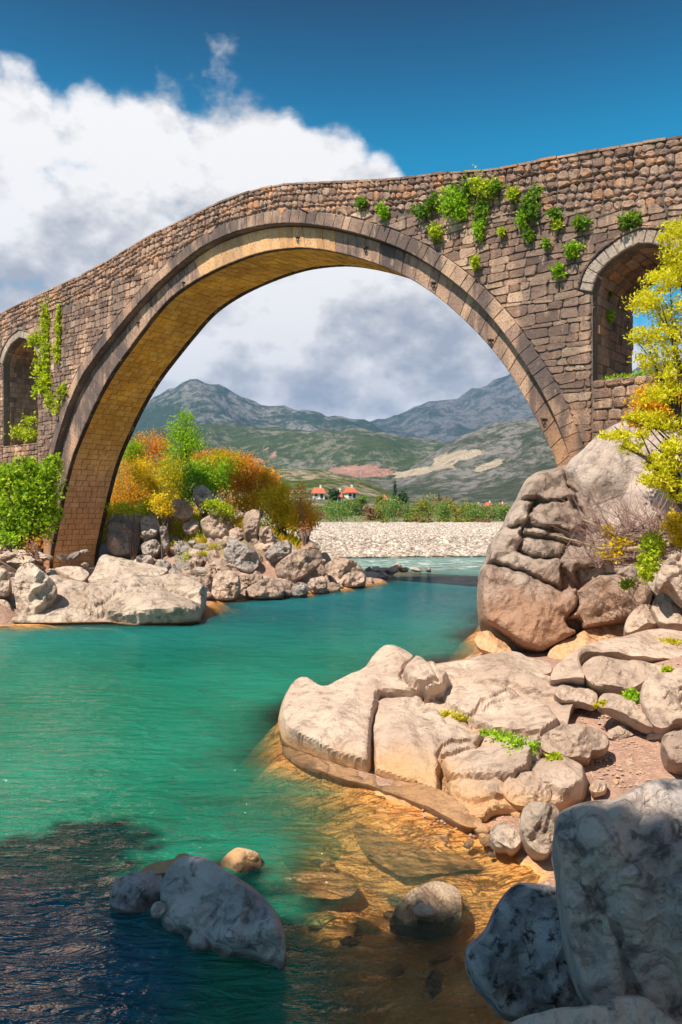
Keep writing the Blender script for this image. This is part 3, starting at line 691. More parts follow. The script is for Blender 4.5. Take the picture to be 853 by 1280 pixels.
# dressed stones round the two openings, rubble inside their lower part, sills
for Wn, ncs in ((WR_IN, 22), (WL_IN, 22)):
    arch_in = np.array(Wn[1:-1]); P = resample(arch_in, n=41); Q = P+normals(P)*.36
    for V, Fc, mi, c in ring(P, Q, 15, 'A', -.05, .35, .01, .15):
        o = child_mesh('opening_arch_stone', V, Fc, MWIN, bridge, tone=[random.random()]*len(V)); fixn(o)
    H = Q+normals(Q)*.07
    ge = Geo()
    for V, Fc, mi, c in ring(Q+normals(Q)*.005, H, 22, 'A', -.09, .05, .003, .15): ge.add(V, Fc, 0, .3)
    o = ge.build('hood_moulding', MR, bridge); fixn(o)
    # rubble inner lining stones of the tunnel
    P2 = resample(np.array(Wn), .26); N2 = normals(P2); ge = Geo()
    for i in range(len(P2)-1):
        d = .36
        while d < BW-.1:
            w = random.uniform(.2, .5); d1 = min(d+w, BW-.05); p, q = P2[i], P2[i+1]; e = (q-p)/np.linalg.norm(q-p)*.012; V = []
            pr = random.uniform(.0, .05)
            for off_, sh in ((.05, 0), (0, 0), (-pr, .025)):
                for (pt, dd) in ((p+e, d+.012+sh), (q-e, d+.012+sh), (q-e, d1-.012-sh), (p+e, d1-.012-sh)):
                    w_ = pt+(N2[i]+N2[i+1])/2*off_; V.append(B(w_[0], dd, w_[1]))
            ge.add(V, [(8, 9, 10, 11)]+[f for k in range(4) for f in ((k, (k+1) % 4, 4+(k+1) % 4, 4+k), (4+k, 4+(k+1) % 4, 8+(k+1) % 4, 8+k))], 0, random.random())
            d = d1
    o = ge.build('opening_lining', MP, bridge); o['kind'] = 'stuff'; fixn(o)
    # sill wall under the opening
    a, b = Wn[0][0], Wn[-1][0]; zt = Wn[0][1]
    ge = Geo(); z = -.5
    while z < zt-.05:
        h = min(random.uniform(.2, .32), zt-z); x = a
        while x < b-.05:
            x1 = min(b, x+random.uniform(.25, .6)); q = [(x+.015, z+.012), (x1-.015, z+.012), (x1-.015, z+h-.012), (x+.015, z+h-.012)]
            V, Fc = stone_geo(corners_cut(q, .05, .012), random.uniform(.0, .05), .2, .04); ge.add(V, Fc, 0, random.random()); x = x1
        z += h
    o = ge.build('sill_masonry', MW, bridge); o['kind'] = 'stuff'; fixn(o)
# iron tie anchors in the ring
MIr = simple_mat('rusty_iron', (.05, .03, .025), .7, .4, 30, .4, .01)
for (ax, ay) in [(366, 295), (451, 308), (536, 352), (223, 352), (166, 402), (608, 424), (675, 524)]:
    s_, z_ = sz(ax, ay); ge = Geo()
    ge.tube([B(s_, .32, z_+.03), B(s_, .22, z_+.03), B(s_-.02, .18, z_)], [.035, .03, .02], 6)
    pts = [B(s_+.05*math.cos(a), .24, z_-.06+.06*math.sin(a)) for a in np.linspace(0, 2*math.pi, 11)]
    ge.tube(pts, [.016]*11, 5); ge.tube([B(s_-.09, .27, z_+.06), B(s_+.09, .28, z_+.02)], [.03, .03], 5)
    ge.build('iron_anchor', MIr, bridge, usetone=False)
# ------------------------------------------------------------------ rocks
def npnoise(P, f, seed=0, oct_=4):
    return np.array([noise.fractal(Vector((p[0]*f+seed, p[1]*f+seed*.7, p[2]*f-seed)), .9, 2.1, oct_) for p in P])
def cells(P, f, seed=0):
    """facet offset: every Voronoi cell is a slightly tilted face, with a groove along its borders"""
    out = np.zeros(len(P)); gr = np.zeros(len(P))
    for i, p in enumerate(P):
        d, pts = noise.voronoi(Vector((p[0]*f+seed, p[1]*f+seed, p[2]*f*1.3+seed)))
        c = pts[0]; k = noise.random_unit_vector if False else None
        hx = math.sin(c.x*12.9+c.y*78.2+c.z*37.7)*43758.5; hx -= math.floor(hx)
        hy = math.sin(c.x*39.3+c.y*11.1+c.z*83.1)*24634.6; hy -= math.floor(hy)
        q = Vector((p[0]*f+seed, p[1]*f+seed, p[2]*f*1.3+seed))-c
        e_ = math.sqrt(d[1])-math.sqrt(d[0]); out[i] = ((hx-.3)*.9+q.x*(hy-.5)*1.4+q.z*(hx-.5)*1.4)*min(1, e_/.16); gr[i] = -max(0, .12-(math.sqrt(d[1])-math.sqrt(d[0])))/.12
    return out, gr
def rock_plane(poly, plane=None, gz=None, lean=None):
    ys_ = [p[1] for p in poly]; yb, yt = max(ys_), min(ys_)
    if plane: return plane
    xb = [p[0] for p in poly if p[1] == yb][0]
    db = march(min(max(xb, -100), 960), min(yb, 1290))*.965; return (yb, db, yt, db*(1+(lean if lean is not None else .05)))
def facet(P2, cell, seed, stretch=1.5):
    """continuous relief made of flat triangular facets (random heights joined by planes)"""
    a = seed*2.4; c_, s_ = math.cos(a), math.sin(a)
    wx = np.sin(P2[:, 1]/cell*1.1+seed)*cell*.28+np.sin(P2[:, 0]/cell*.5+P2[:, 1]/cell*.37)*cell*.3; wy = np.sin(P2[:, 0]/cell*1.3+seed*2)*cell*.28
    x = ((P2[:, 0]+wx)*c_+(P2[:, 1]+wy)*s_)/cell/stretch+seed*7.1; y = (-(P2[:, 0]+wx)*s_+(P2[:, 1]+wy)*c_)/cell+seed*3.3
    k = (x+y)*.3660254; i = np.floor(x+k); j = np.floor(y+k); fx = x+k-i; fy = y+k-j
    def hs(u, v): q = np.sin(u*127.1+v*311.7+seed*17.3)*43758.5453; return q-np.floor(q)
    a0 = hs(i, j); a2 = hs(i+1, j+1); up = fx > fy
    a1 = np.where(up, hs(i+1, j), hs(i, j+1)); lo = np.minimum(fx, fy); hi = np.maximum(fx, fy)
    return a0*(1-hi)+a1*(hi-lo)+a2*lo
def outline_rock(name, poly, mat, T=.4, plane=None, lean=None, Rr=.13, rough=.07, cellf=1.2, cella=.10, step=None, Tb=None, jit=.5, root=None, seed=None, smooth=True, facets=9, upn=.25, kx=0.0, blocks=None, bedge=5.0, sharp=22, fjag=True):
    """a rock with the outline seen in the photograph, its own distance, a rounded front and back"""
    seed = random.random()*50 if seed is None else seed
    yb, db, yt, dt = rock_plane(poly, plane, lean=lean); P = np.array(poly, float)
    size = max(np.ptp(P[:, 0]), np.ptp(P[:, 1])); step = step or max(1.6, size/42)
    C = np.vstack([P, P[:1]])
    # round the corners of the outline a little, then resample
    for _ in range(2):
        Q = [];
        for i in range(len(C)-1): Q += [C[i]*.8+C[i+1]*.2, C[i]*.2+C[i+1]*.8]
        C = np.vstack([Q, Q[:1]])
    B_ = resample(C, step)[:-1]
    jn = np.array([[noise.noise(Vector((b[0]/size*9, b[1]/size*9, seed))), noise.noise(Vector((b[0]/size*9, b[1]/size*9, seed+9)))] for b in B_])
    B_ = B_+jn*size*.012*jit
    gx, gy = np.meshgrid(np.arange(P[:, 0].min(), P[:, 0].max(), step), np.arange(P[:, 1].min(), P[:, 1].max(), step*.87))
    gx = gx+(np.arange(gx.shape[0]) % 2)[:, None]*step*.5
    Gp = np.stack([gx.ravel(), gy.ravel()], -1)
    dist = poly_dist(Gp[:, 0], Gp[:, 1], B_); Gp = Gp[dist > step*2.1]
    nb = len(B_); tg = np.roll(B_, -1, 0)-np.roll(B_, 1, 0); tg /= np.maximum(np.linalg.norm(tg, axis=1), 1e-6)[:, None]; nn_ = np.stack([-tg[:, 1], tg[:, 0]], -1)
    if poly_dist(B_[:, 0]+nn_[:, 0]*.3*step, B_[:, 1]+nn_[:, 1]*.3*step, B_).mean() < 0: nn_ = -nn_
    rings = []
    for q_ in (.35, .9, 1.6):
        rp = B_+nn_*step*q_; dq = poly_dist(rp[:, 0], rp[:, 1], B_); rings.append(rp[dq > step*q_*.85])
    allp = np.vstack([B_]+rings+[Gp])
    r = delaunay_2d_cdt([Vector(p) for p in allp.tolist()], [(i, (i+1) % nb) for i in range(nb)], [], 1, 1e-4)
    vv = np.array([tuple(v) for v in r[0]]); fc = [tuple(f) for f in r[2]]
    dist = np.maximum(poly_dist(vv[:, 0], vv[:, 1], B_), 0); isb = dist < step*.15
    inv = 1/db+(vv[:, 1]-yb)/(yt-yb)*(1/dt-1/db)+(vv[:, 0]-P[np.argmax(P[:, 1]), 0])*kx; Y = 1/inv
    W0 = np.stack([(vv[:, 0]-CX)/F*Y, Y, CAM_H-(vv[:, 1]-CY)/F*Y], -1)
    i0 = np.argmax(vv[:, 1]); i1 = np.argmin(vv[:, 1])
    mx_ = dist.max(); g = np.clip(dist/(mx_*Rr), 0, 1); g = (1-(1-g)**2)**.72
    cen = vv[isb].mean(0) if isb.any() else vv.mean(0); uu = (vv-cen)/size; rs_ = np.random.RandomState(int(seed*1000))
    fcut = np.full(len(vv), 9.0)
    for k in range(facets):
        a = rs_.uniform(0, 6.28); sl = rs_.uniform(.5, 2.2); r_ = rs_.uniform(-.08, .3)
        fcut = np.minimum(fcut, 1-sl*(uu[:, 0]*math.cos(a)+uu[:, 1]*math.sin(a)-r_))
    if facets: g = np.maximum(np.minimum(g, fcut), g*.30)
    # normal of the leaning plane, facing the camera
    pa, pb, pc = [np.array(px(x, y, 1/(1/db+(y-yb)/(yt-yb)*(1/dt-1/db)))) for x, y in ((0, yb), (100, yb), (0, yt))]
    n = np.cross(pb-pa, pc-pa); n /= np.linalg.norm(n)
    if n[1] > 0: n = -n
    ray = np.array([0, 0, CAM_H])-W0; ray /= np.linalg.norm(ray, axis=1)[:, None]
    nd = ray*(1-upn)+n[None]*upn; nd /= np.linalg.norm(nd, axis=1)[:, None]
    am = min(1.0, size/F*db/1.1); cella = cella*am; rough = rough*am
    fs = facet(vv, size/3.4, seed)-.5; fm = facet(vv, size/8.5, seed+3)-.5; ff = facet(vv, size/20, seed+5)-.5; fff = facet(vv, max(size/44, step*1.9), seed+8)-.5
    nf = fs*1.3+fm*.5; m_px = db/F; ce = fs*1.15+fm*.6+ff*.28; gr = np.zeros(len(vv)); nfine = npnoise(W0, cellf*5, seed, 4)*.35+ff*1.6+fff*1.3
    bl = np.zeros(len(vv))
    if blocks:
        wob = np.array([[noise.noise(Vector((v[0]/14, v[1]/14, seed))), noise.noise(Vector((v[0]/14, v[1]/14, seed+5)))] for v in vv])*3.2
        if fjag: wob += np.array([[noise.noise(Vector((v[0]/4, v[1]/4, seed))), noise.noise(Vector((v[0]/4, v[1]/4, seed+5)))] for v in vv])*1.4
        crk = np.zeros(len(vv))
        for (bp_, bh) in blocks:
            Q_ = np.array(bp_, float); cq = Q_.mean(0); sq = max(np.ptp(Q_[:, 0]), np.ptp(Q_[:, 1]))
            dq = poly_dist(vv[:, 0]+wob[:, 0], vv[:, 1]+wob[:, 1], Q_); tx, ty = rs_.uniform(-.5, .5, 2)
            crk = np.maximum(crk, .13*np.exp(-(np.abs(dq)/1.9)**2)*min(1, bh/.3))
            e_ = np.clip((dq+1.5)/bedge, 0, 1); e_ = (1-(1-e_)**2)**.6
            bl = np.maximum(bl, bh*e_*(1+tx*(vv[:, 0]-cq[0])/sq+ty*(vv[:, 1]-cq[1])/sq)+bh*.25*np.clip(dq/(sq*.3), 0, 1)*(dq > 0))
        bl = bl*np.clip(dist/(step*2.5), 0, 1); ea = np.array([(f[i_], f[(i_+1) % 3]) for f in fc for i_ in range(3)])
        for _ in range(1):
            sm = np.bincount(ea[:, 0], bl[ea[:, 1]], len(vv))+np.bincount(ea[:, 1], bl[ea[:, 0]], len(vv)); ct = np.bincount(ea.ravel(), minlength=len(vv)); bl = .68*bl+.32*sm/np.maximum(ct, 1)
        bl = bl-crk*np.clip(dist/(step*3), 0, 1); bl[isb] = np.minimum(bl[isb], 0)
    front = W0+nd*(bl+T*g*(1+nf*.45)+g*(ce*cella+gr*cella*.7+nfine*rough*.35))[:, None]
    back = W0-nd*((T if Tb is None else Tb)*g*(1+nf*.2))[:, None]; back[:, 2] -= (T if Tb is None else Tb)*g*(.0 if root is not None else .3)
    bmap = {}; V = front.tolist(); 
    for i in range(len(vv)):
        if isb[i]: bmap[i] = i
        else: bmap[i] = len(V); V.append(back[i].tolist())
    Fc = []
    for f in fc:
        a, b, c = [Vector(V[i]) for i in f[:3]]
        nn = (b-a).cross(c-a)
        if nn.dot(Vector(n)) < 0: f = f[::-1]
        Fc.append(f); fb = tuple(bmap[i] for i in f[::-1])
        if set(fb) != set(f): Fc.append(fb)
    V = np.array(V); base = V[np.argmin(V[:, 2])].copy()
    if root is not None: return child_mesh(name, V, Fc, mat, root, smooth=smooth)
    o = mesh_obj(name, V, Fc, mat, smooth=smooth, loc=base)
    if sharp: o.data.set_sharp_from_angle(angle=R(sharp))
    return o
def ico(level):
    bm = bmesh.new(); bmesh.ops.create_icosphere(bm, subdivisions=level, radius=1)
    V = np.array([v.co[:] for v in bm.verts]); Fc = [tuple(v.index for v in f.verts) for f in bm.faces]; bm.free(); return V, Fc
ICO = {l: ico(l) for l in (2, 3, 4, 5)}
def proto_rock(seed, level=4, cutsn=18, noise_a=.06, sub=.62):
    rs = np.random.RandomState(seed); V, Fc = ICO[level]; V = V.copy()
    for _ in range(cutsn):
        n = rs.normal(size=3); n /= np.linalg.norm(n); d = rs.uniform(.62, .95)
        e = np.maximum(V@n-d, 0); V = V-e[:, None]*n[None]
    nrm = V/np.linalg.norm(V, axis=1)[:, None]
    V = V+nrm*(npnoise(V, 1.3, seed, 4)*.22)[:, None]+nrm*(npnoise(V, 4, seed+20, 4)*.07)[:, None]
    for _ in range(cutsn):
        n = rs.normal(size=3); n /= np.linalg.norm(n); d = rs.uniform(.40, .70)
        e = np.maximum(V@n-d, 0); V = V-e[:, None]*n[None]*.93
    V = V+nrm*(npnoise(V, 9, seed+40, 3)*.022)[:, None]
    me = bpy.data.meshes.new('boulder'); me.from_pydata(V.tolist(), [], Fc); me.update()
    me.polygons.foreach_set('use_smooth', [True]*len(Fc)); me.set_sharp_from_angle(angle=R(24)); return me
PROTO = [proto_rock(i+1) for i in range(12)]
PVAR = {}
def boulder(name, loc, size, rot=None, mat='riprap', proto=None):
    k = random.randrange(12) if proto is None else proto
    if (k, mat) not in PVAR:
        me = PROTO[k].copy(); me.materials.clear(); me.materials.append(M[mat]); PVAR[(k, mat)] = me
    o = bpy.data.objects.new(name, PVAR[(k, mat)]); COL.objects.link(o); o.location = loc; o.scale = size
    o.rotation_euler = rot or (random.uniform(-.5, .5), random.uniform(-.5, .5), random.uniform(0, 6.28)); return o

def Z(ox, oy, sc, pts): return [(ox+x/sc, oy+y/sc) for x, y in pts]
zr = lambda pts: Z(600, 560, 3.2, pts)       # right-bank tracing
zl = lambda pts: Z(340, 760, 1.663, pts)     # ledge tracing
z1 = lambda pts: Z(0, 340, 2.783, pts)       # left foreground
z2 = lambda pts: Z(100, 500, 2.1325, pts)    # rip-rap
z7 = lambda pts: Z(0, 980, 1.854, pts)       # boulder in the pool
z8 = lambda pts: Z(400, 940, 1.883, pts)     # dark boulders

# --- great boulder on the right bank: one thing, blocks split by cracks
BB = [
 [(140, 215), (158, 170), (185, 125), (230, 97), (290, 90), (325, 76), (337, 120), (352, 160), (376, 200), (384, 216), (330, 217), (270, 222), (200, 214)],
 [(84, 322), (110, 265), (142, 216), (222, 218), (192, 262), (184, 300), (172, 322)],
 [(192, 302), (188, 280), (235, 222), (350, 220), (385, 260), (407, 300), (405, 332), (360, 342), (300, 330), (220, 322)],
 [(18, 462), (30, 400), (60, 350), (88, 321), (172, 322), (160, 350), (168, 365), (150, 425), (240, 448), (330, 452), (316, 480), (322, 577), (250, 545), (180, 510), (110, 482), (60, 470)],
 [(166, 362), (260, 375), (350, 387), (312, 453), (240, 444), (153, 424)],
 [(352, 393), (400, 400), (500, 428), (522, 450), (460, 470), (372, 500), (386, 562), (360, 522), (322, 492), (312, 462)],
 [(168, 322), (230, 326), (310, 343), (420, 393), (500, 403), (525, 426), (440, 418), (340, 386), (240, 368), (165, 352)],
 [(-2, 700), (-12, 600), (0, 490), (40, 475), (90, 482), (180, 515), (250, 552), (320, 582), (375, 568), (384, 640), (332, 690), (350, 722), (388, 745), (330, 790), (240, 836), (160, 812), (110, 772), (50, 732)],
 [(385, 580), (400, 560), (480, 512), (560, 522), (640, 560), (684, 590), (672, 640), (640, 682), (580, 707), (520, 715), (430, 735), (400, 737), (398, 702), (362, 690), (335, 690), (385, 640)],
 [(382, 500), (450, 462), (540, 450), (620, 470), (655, 520), (655, 562), (560, 522), (480, 512), (400, 562), (385, 558)],
 [(330, 70), (375, 60), (400, 120), (440, 180), (480, 300), (430, 330), (407, 300), (385, 215), (350, 150)]]
BH = [.40, .36, .42, .44, .34, .46, .30, .70, .56, .12, .30]
def blend_top(m1, m2): return m1
big = outline_rock('great_boulder', zr([(-6, 700), (-14, 600), (-3, 492), (16, 462), (28, 400), (58, 350), (84, 322), (108, 265), (140, 215), (158, 170), (185, 125), (230, 95), (290, 86), (330, 70), (375, 58), (410, 120), (450, 190), (500, 320), (540, 420), (640, 470), (690, 560), (688, 600), (674, 645), (640, 684), (580, 709), (520, 717), (430, 738), (388, 750), (330, 792), (240, 838), (160, 814), (110, 774), (50, 734)]),
    M['boulder'], T=.35, plane=(820, 17.2, 585, 18.7), Rr=.16, Tb=1.4, blocks=list(zip([zr(b) for b in BB], BH)), bedge=6, step=2.1, cellf=.8, cella=.34, rough=.10, facets=0)
tag(big, 'huge cracked brown boulder overhanging the water below the bridge', 'boulder')
def R1(name, poly, mat, label, cat='rock', group=None, **k):
    o = outline_rock(name, poly, M[mat], **k); tag(o, label, cat, group); return o
R1('limestone_dome', [(706, 590), (712, 576), (722, 568), (742, 548), (765, 531), (792, 524), (818, 530), (835, 523), (856, 512), (905, 498), (965, 515), (965, 700), (965, 760), (900, 770), (840, 765), (790, 720), (740, 690), (722, 640), (714, 610)], 'dome', 'smooth grey limestone dome the bridge foot rests on', plane=(770, 17.3, 500, 18.9), T=.8, Tb=.6, Rr=.45, cellf=.5, cella=.25)
R1('orange_ledge', zr([(262, 850), (280, 810), (400, 750), (480, 716), (572, 706), (590, 740), (540, 780), (430, 815), (380, 850), (320, 866)]), 'orange', 'low orange rock under the overhang of the huge boulder', plane=(832, 15.9, 780, 17.6), T=.35)
R1('orange_stone', [(592, 800), (598, 792), (612, 790), (628, 800), (640, 812), (640, 822), (615, 818), (598, 812)], 'orange', 'small orange stone at the waterline beside the huge boulder', plane=(820, 16.3, 789, 17.2), T=.2)
R1('rounded_rock', zr([(575, 720), (588, 680), (615, 650), (650, 628), (682, 625), (712, 680), (722, 702), (640, 728), (600, 746), (578, 742)]), 'ledge', 'rounded pale rock wedged against the huge boulder', plane=(793, 14.3, 755, 14.9), T=.35, Tb=.6)
R1('smooth_wedge_rock', zr([(680, 635), (728, 560), (745, 542), (775, 600), (815, 632), (905, 642), (905, 712), (820, 712), (720, 707), (700, 672)]), 'ledge', 'smooth shaded wedge rock between pale rounded rock and slabs', plane=(785, 13.9, 728, 15.2), T=.3, Tb=.8)
R1('rough_rock', zr([(698, 545), (712, 500), (740, 447), (790, 424), (860, 428), (930, 430), (930, 660), (830, 640), (790, 600), (768, 560), (742, 535), (716, 572), (704, 560)]), 'ledge', 'rough pale rock under the dry twigs at the path side', plane=(765, 13.6, 690, 14.2), T=.5, Tb=.8, cella=.16)
# --- slabs of the ledge
R1('back_slab', zr([(-110, 872), (-60, 850), (0, 842), (60, 836), (140, 824), (200, 848), (290, 865), (292, 918), (150, 918), (60, 892), (-60, 885)]), 'ledge', 'flat pale slab behind the ledge, nearest the orange stone', T=.3, lean=.1, Tb=.6)
R1('sloping_slab', zr([(270, 955), (290, 900), (370, 848), (480, 778), (640, 752), (690, 728), (800, 738), (905, 745), (905, 862), (780, 865), (560, 856), (440, 850), (398, 872), (404, 905), (432, 965), (390, 958), (330, 955)]), 'ledge', 'broad sloping slab climbing the bank below the rounded rock', T=.4, lean=.22, Tb=.8, cella=.14)
R1('pale_slab', zr([(402, 905), (408, 870), (450, 846), (560, 850), (700, 863), (755, 888), (690, 917), (640, 962), (560, 988), (480, 967), (430, 952)]), 'ledge', 'long pale slab lying against the broad sloping slab', T=.3, lean=.08, Tb=.5)
R1('flat_stone', zr([(288, 988), (320, 953), (400, 958), (478, 988), (462, 1042), (400, 1022), (320, 1017)]), 'ledge', 'flat stone on the upper edge of the brown gravel', T=.15, lean=.06)
R1('long_stone', zr([(472, 1002), (500, 982), (600, 1003), (642, 1050), (704, 1122), (680, 1132), (600, 1092), (520, 1052), (468, 1042)]), 'ledge', 'long narrow stone beside the round rock and gravel', T=.2, lean=.07)
R1('round_rock', zr([(636, 1000), (650, 940), (690, 898), (760, 888), (905, 872), (905, 1132), (780, 1100), (742, 1137), (690, 1117), (658, 1060)]), 'ledge', 'round lobed rock at the upper end of the brown gravel', T=.4, lean=.06, Tb=.6)
R1('pale_rock', zr([(722, 1180), (738, 1140), (850, 1128), (930, 1128), (930, 1285), (860, 1285), (760, 1262), (738, 1222)]), 'ledge', 'pale rock on the gravel just behind the blue grey boulder', T=.3, lean=.05, Tb=.5)
LB = [(zl([(11, 240), (20, 200), (32, 175), (52, 156), (72, 151), (92, 162), (108, 176), (150, 155), (190, 135), (205, 112), (222, 96), (245, 90), (272, 92), (312, 118), (330, 150), (348, 180), (300, 195), (225, 202), (212, 240), (204, 330), (203, 356), (120, 330), (60, 306), (24, 288)]), 0.34),
 (zl([(208, 356), (210, 250), (218, 204), (300, 195), (350, 222), (366, 250), (440, 268), (425, 300), (352, 330), (345, 400), (290, 378)]), 0.24),
 (zl([(265, 168), (280, 140), (300, 120), (340, 138), (370, 158), (357, 186), (320, 194), (290, 185)]), 0.5),
 (zl([(352, 190), (372, 165), (420, 158), (480, 166), (522, 182), (440, 222), (408, 232), (370, 212)]), 0.16),
 (zl([(408, 238), (440, 200), (490, 178), (560, 194), (602, 240), (562, 272), (500, 267), (455, 258)]), 0.22),
 (zl([(342, 330), (358, 300), (400, 288), (480, 298), (542, 320), (534, 370), (502, 390), (430, 380), (370, 360)]), 0.26),
 (zl([(358, 374), (400, 358), (445, 372), (492, 394), (502, 412), (470, 422), (420, 422), (380, 406)]), 0.15),
 (zl([(344, 392), (360, 378), (420, 422), (462, 440), (444, 464), (400, 457), (360, 432)]), 0.08),
 (zl([(340, 150), (350, 130), (420, 120), (520, 135), (600, 160), (650, 175), (600, 190), (540, 175), (440, 158), (370, 165)]), 0.12),
 (zl([(420, 300), (440, 270), (500, 268), (560, 275), (558, 300), (540, 320), (480, 300)]), 0.1),
 (zl([(538, 362), (558, 335), (610, 324), (652, 345), (652, 392), (620, 417), (570, 407), (538, 387)]), 0.16)]
R1('limestone_ledge', zl([(11, 240), (20, 200), (32, 175), (52, 156), (72, 151), (92, 162), (108, 176), (150, 155), (190, 135), (205, 112), (222, 96), (245, 90), (272, 92), (312, 118), (330, 118), (360, 112), (430, 108), (520, 122), (600, 150), (655, 172), (620, 200), (612, 245), (600, 262), (566, 276), (560, 300), (560, 330), (605, 320), (655, 343), (656, 395), (622, 420), (560, 440), (500, 440), (462, 445), (444, 466), (400, 462), (350, 437), (345, 405), (290, 382), (205, 358), (120, 333), (60, 309), (22, 288)]), 'ledge', 'long cracked pinkish limestone ledge jutting into the green water', plane=(1040, 7.9, 812, 12.8), kx=.000036, T=.16, upn=.35, Tb=.6, Rr=.10, facets=0, cellf=1.4, cella=.26, rough=.07, step=2.4, blocks=LB, bedge=6.5, fjag=False)
R1('tide_ledge', zl([(18, 282), (60, 300), (120, 324), (205, 348), (300, 372), (350, 385), (400, 420), (442, 450), (436, 468), (400, 470), (350, 442), (290, 412), (200, 378), (120, 356), (60, 332), (24, 306)]), 'orange', 'orange stained foot of the ledge along the waterline', T=.25, plane=(1042, 7.7, 930, 10.6), Tb=.5)
R1('dark_topped_rock', zr([(236, 1190), (250, 1148), (340, 1108), (510, 1138), (522, 1190), (502, 1217), (442, 1217), (442, 1252), (330, 1252), (250, 1222)]), 'ledge', 'cracked block with a dark top beside the green plants', T=.3, lean=.05, Tb=.5, cella=.14)
R1('cream_rock', zl([(512, 470), (518, 420), (543, 398), (602, 420), (592, 470), (572, 522), (540, 512)]), 'slab', 'cream jagged rock at the corner of the brown beach', T=.22, lean=.06, cella=.15)
R1('white_shore_stone', zl([(454, 481), (464, 455), (490, 449), (516, 470), (522, 490), (500, 511), (480, 496)]), 'slab', 'whitish stone standing at the edge of the orange shallows', T=.14, lean=.04)
# --- foreground boulders
R1('blue_grey_boulder', z8([(548, 205), (552, 180), (562, 140), (600, 122), (640, 114), (700, 108), (725, 90), (760, 72), (800, 63), (853, 66), (940, 80), (1010, 200), (1000, 700), (800, 720), (700, 660), (640, 600), (618, 560), (590, 480), (572, 400), (566, 330), (558, 260)]), 'blue', 'largest shaded boulder, blue grey with a tan flank, on the shore', plane=(1310, 3.75, 974, 4.35), T=.34, Tb=.8, Rr=.13, cellf=2.6, cella=.30, rough=.07, step=3.4, facets=10, bedge=6, blocks=[(z8([(550, 200), (600, 122), (700, 108), (760, 70), (860, 66), (860, 190), (700, 262), (640, 300), (600, 330), (560, 300)]), .03), (z8([(705, 265), (860, 195), (1010, 200), (1010, 620), (800, 700), (745, 560), (718, 500), (690, 400), (650, 320)]), .07), (z8([(560, 270), (600, 330), (645, 345), (690, 430), (722, 560), (700, 660), (640, 600), (618, 560), (590, 470), (570, 380)]), .04)])
R1('dark_pitted_boulder', z8([(340, 480), (345, 455), (385, 425), (410, 370), (440, 325), (465, 306), (500, 308), (555, 316), (600, 330), (640, 400), (700, 560), (720, 640), (640, 640), (560, 625), (480, 628), (425, 612), (395, 570), (360, 530)]), 'pitted', 'black pitted boulder leaning against the largest shaded boulder', plane=(1275, 4.5, 1102, 4.75), T=.35, Tb=.5, cellf=3, cella=.07, rough=.05, step=4.5)
R1('bottom_boulder', z8([(380, 680), (440, 640), (480, 622), (560, 606), (640, 600), (715, 575), (760, 580), (810, 615), (850, 660), (900, 760), (400, 760)]), 'blue', 'low bluish boulder at the foot of the largest shaded boulder', plane=(1345, 3.5, 1244, 3.75), T=.25, Tb=.4, cellf=2.5, cella=.06, rough=.05)
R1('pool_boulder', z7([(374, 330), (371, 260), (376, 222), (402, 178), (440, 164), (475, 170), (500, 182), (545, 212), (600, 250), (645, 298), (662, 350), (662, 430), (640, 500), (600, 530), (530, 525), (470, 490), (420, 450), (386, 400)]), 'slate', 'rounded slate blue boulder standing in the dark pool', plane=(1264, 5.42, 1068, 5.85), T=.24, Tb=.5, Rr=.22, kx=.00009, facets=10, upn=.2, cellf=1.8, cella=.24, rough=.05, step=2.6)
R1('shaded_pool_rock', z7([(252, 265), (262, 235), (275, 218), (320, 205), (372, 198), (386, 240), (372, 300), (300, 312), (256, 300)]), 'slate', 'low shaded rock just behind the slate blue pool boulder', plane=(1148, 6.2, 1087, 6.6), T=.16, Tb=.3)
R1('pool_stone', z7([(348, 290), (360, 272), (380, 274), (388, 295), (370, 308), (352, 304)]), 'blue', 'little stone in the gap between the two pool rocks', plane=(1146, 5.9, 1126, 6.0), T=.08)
R1('sunlit_pool_rock', z7([(508, 182), (528, 160), (552, 146), (600, 158), (609, 185), (596, 220), (566, 232), (540, 215), (515, 200)]), 'ledge', 'sunlit tan rock peeping out behind the pool boulder', plane=(1105, 6.85, 1058, 7.1), T=.2, Tb=.3)
R1('pale_pool_rock', z7([(320, 208), (345, 190), (400, 180), (415, 167), (442, 165), (450, 200), (390, 215), (340, 216)]), 'ledge', 'thin sunlit rock top between the shaded pool rocks', plane=(1098, 6.55, 1068, 6.9), T=.14, Tb=.2)
R1('conglomerate_rock', [(484, 1156), (497, 1130), (510, 1118), (525, 1109), (545, 1101), (568, 1107), (578, 1120), (580, 1148), (570, 1162), (530, 1166), (500, 1162)], 'congl', 'pebbly tan rock standing in the orange shallows', plane=(1166, 6.05, 1101, 6.5), T=.18, Tb=.25, cellf=4, cella=.04, rough=.06)
R1('white_pebble', [(515, 1138), (525, 1128), (538, 1131), (548, 1140), (540, 1147), (520, 1145)], 'slab', 'white stone lodged on the pebbly tan rock', plane=(1150, 5.9, 1101, 6.2), T=.05)
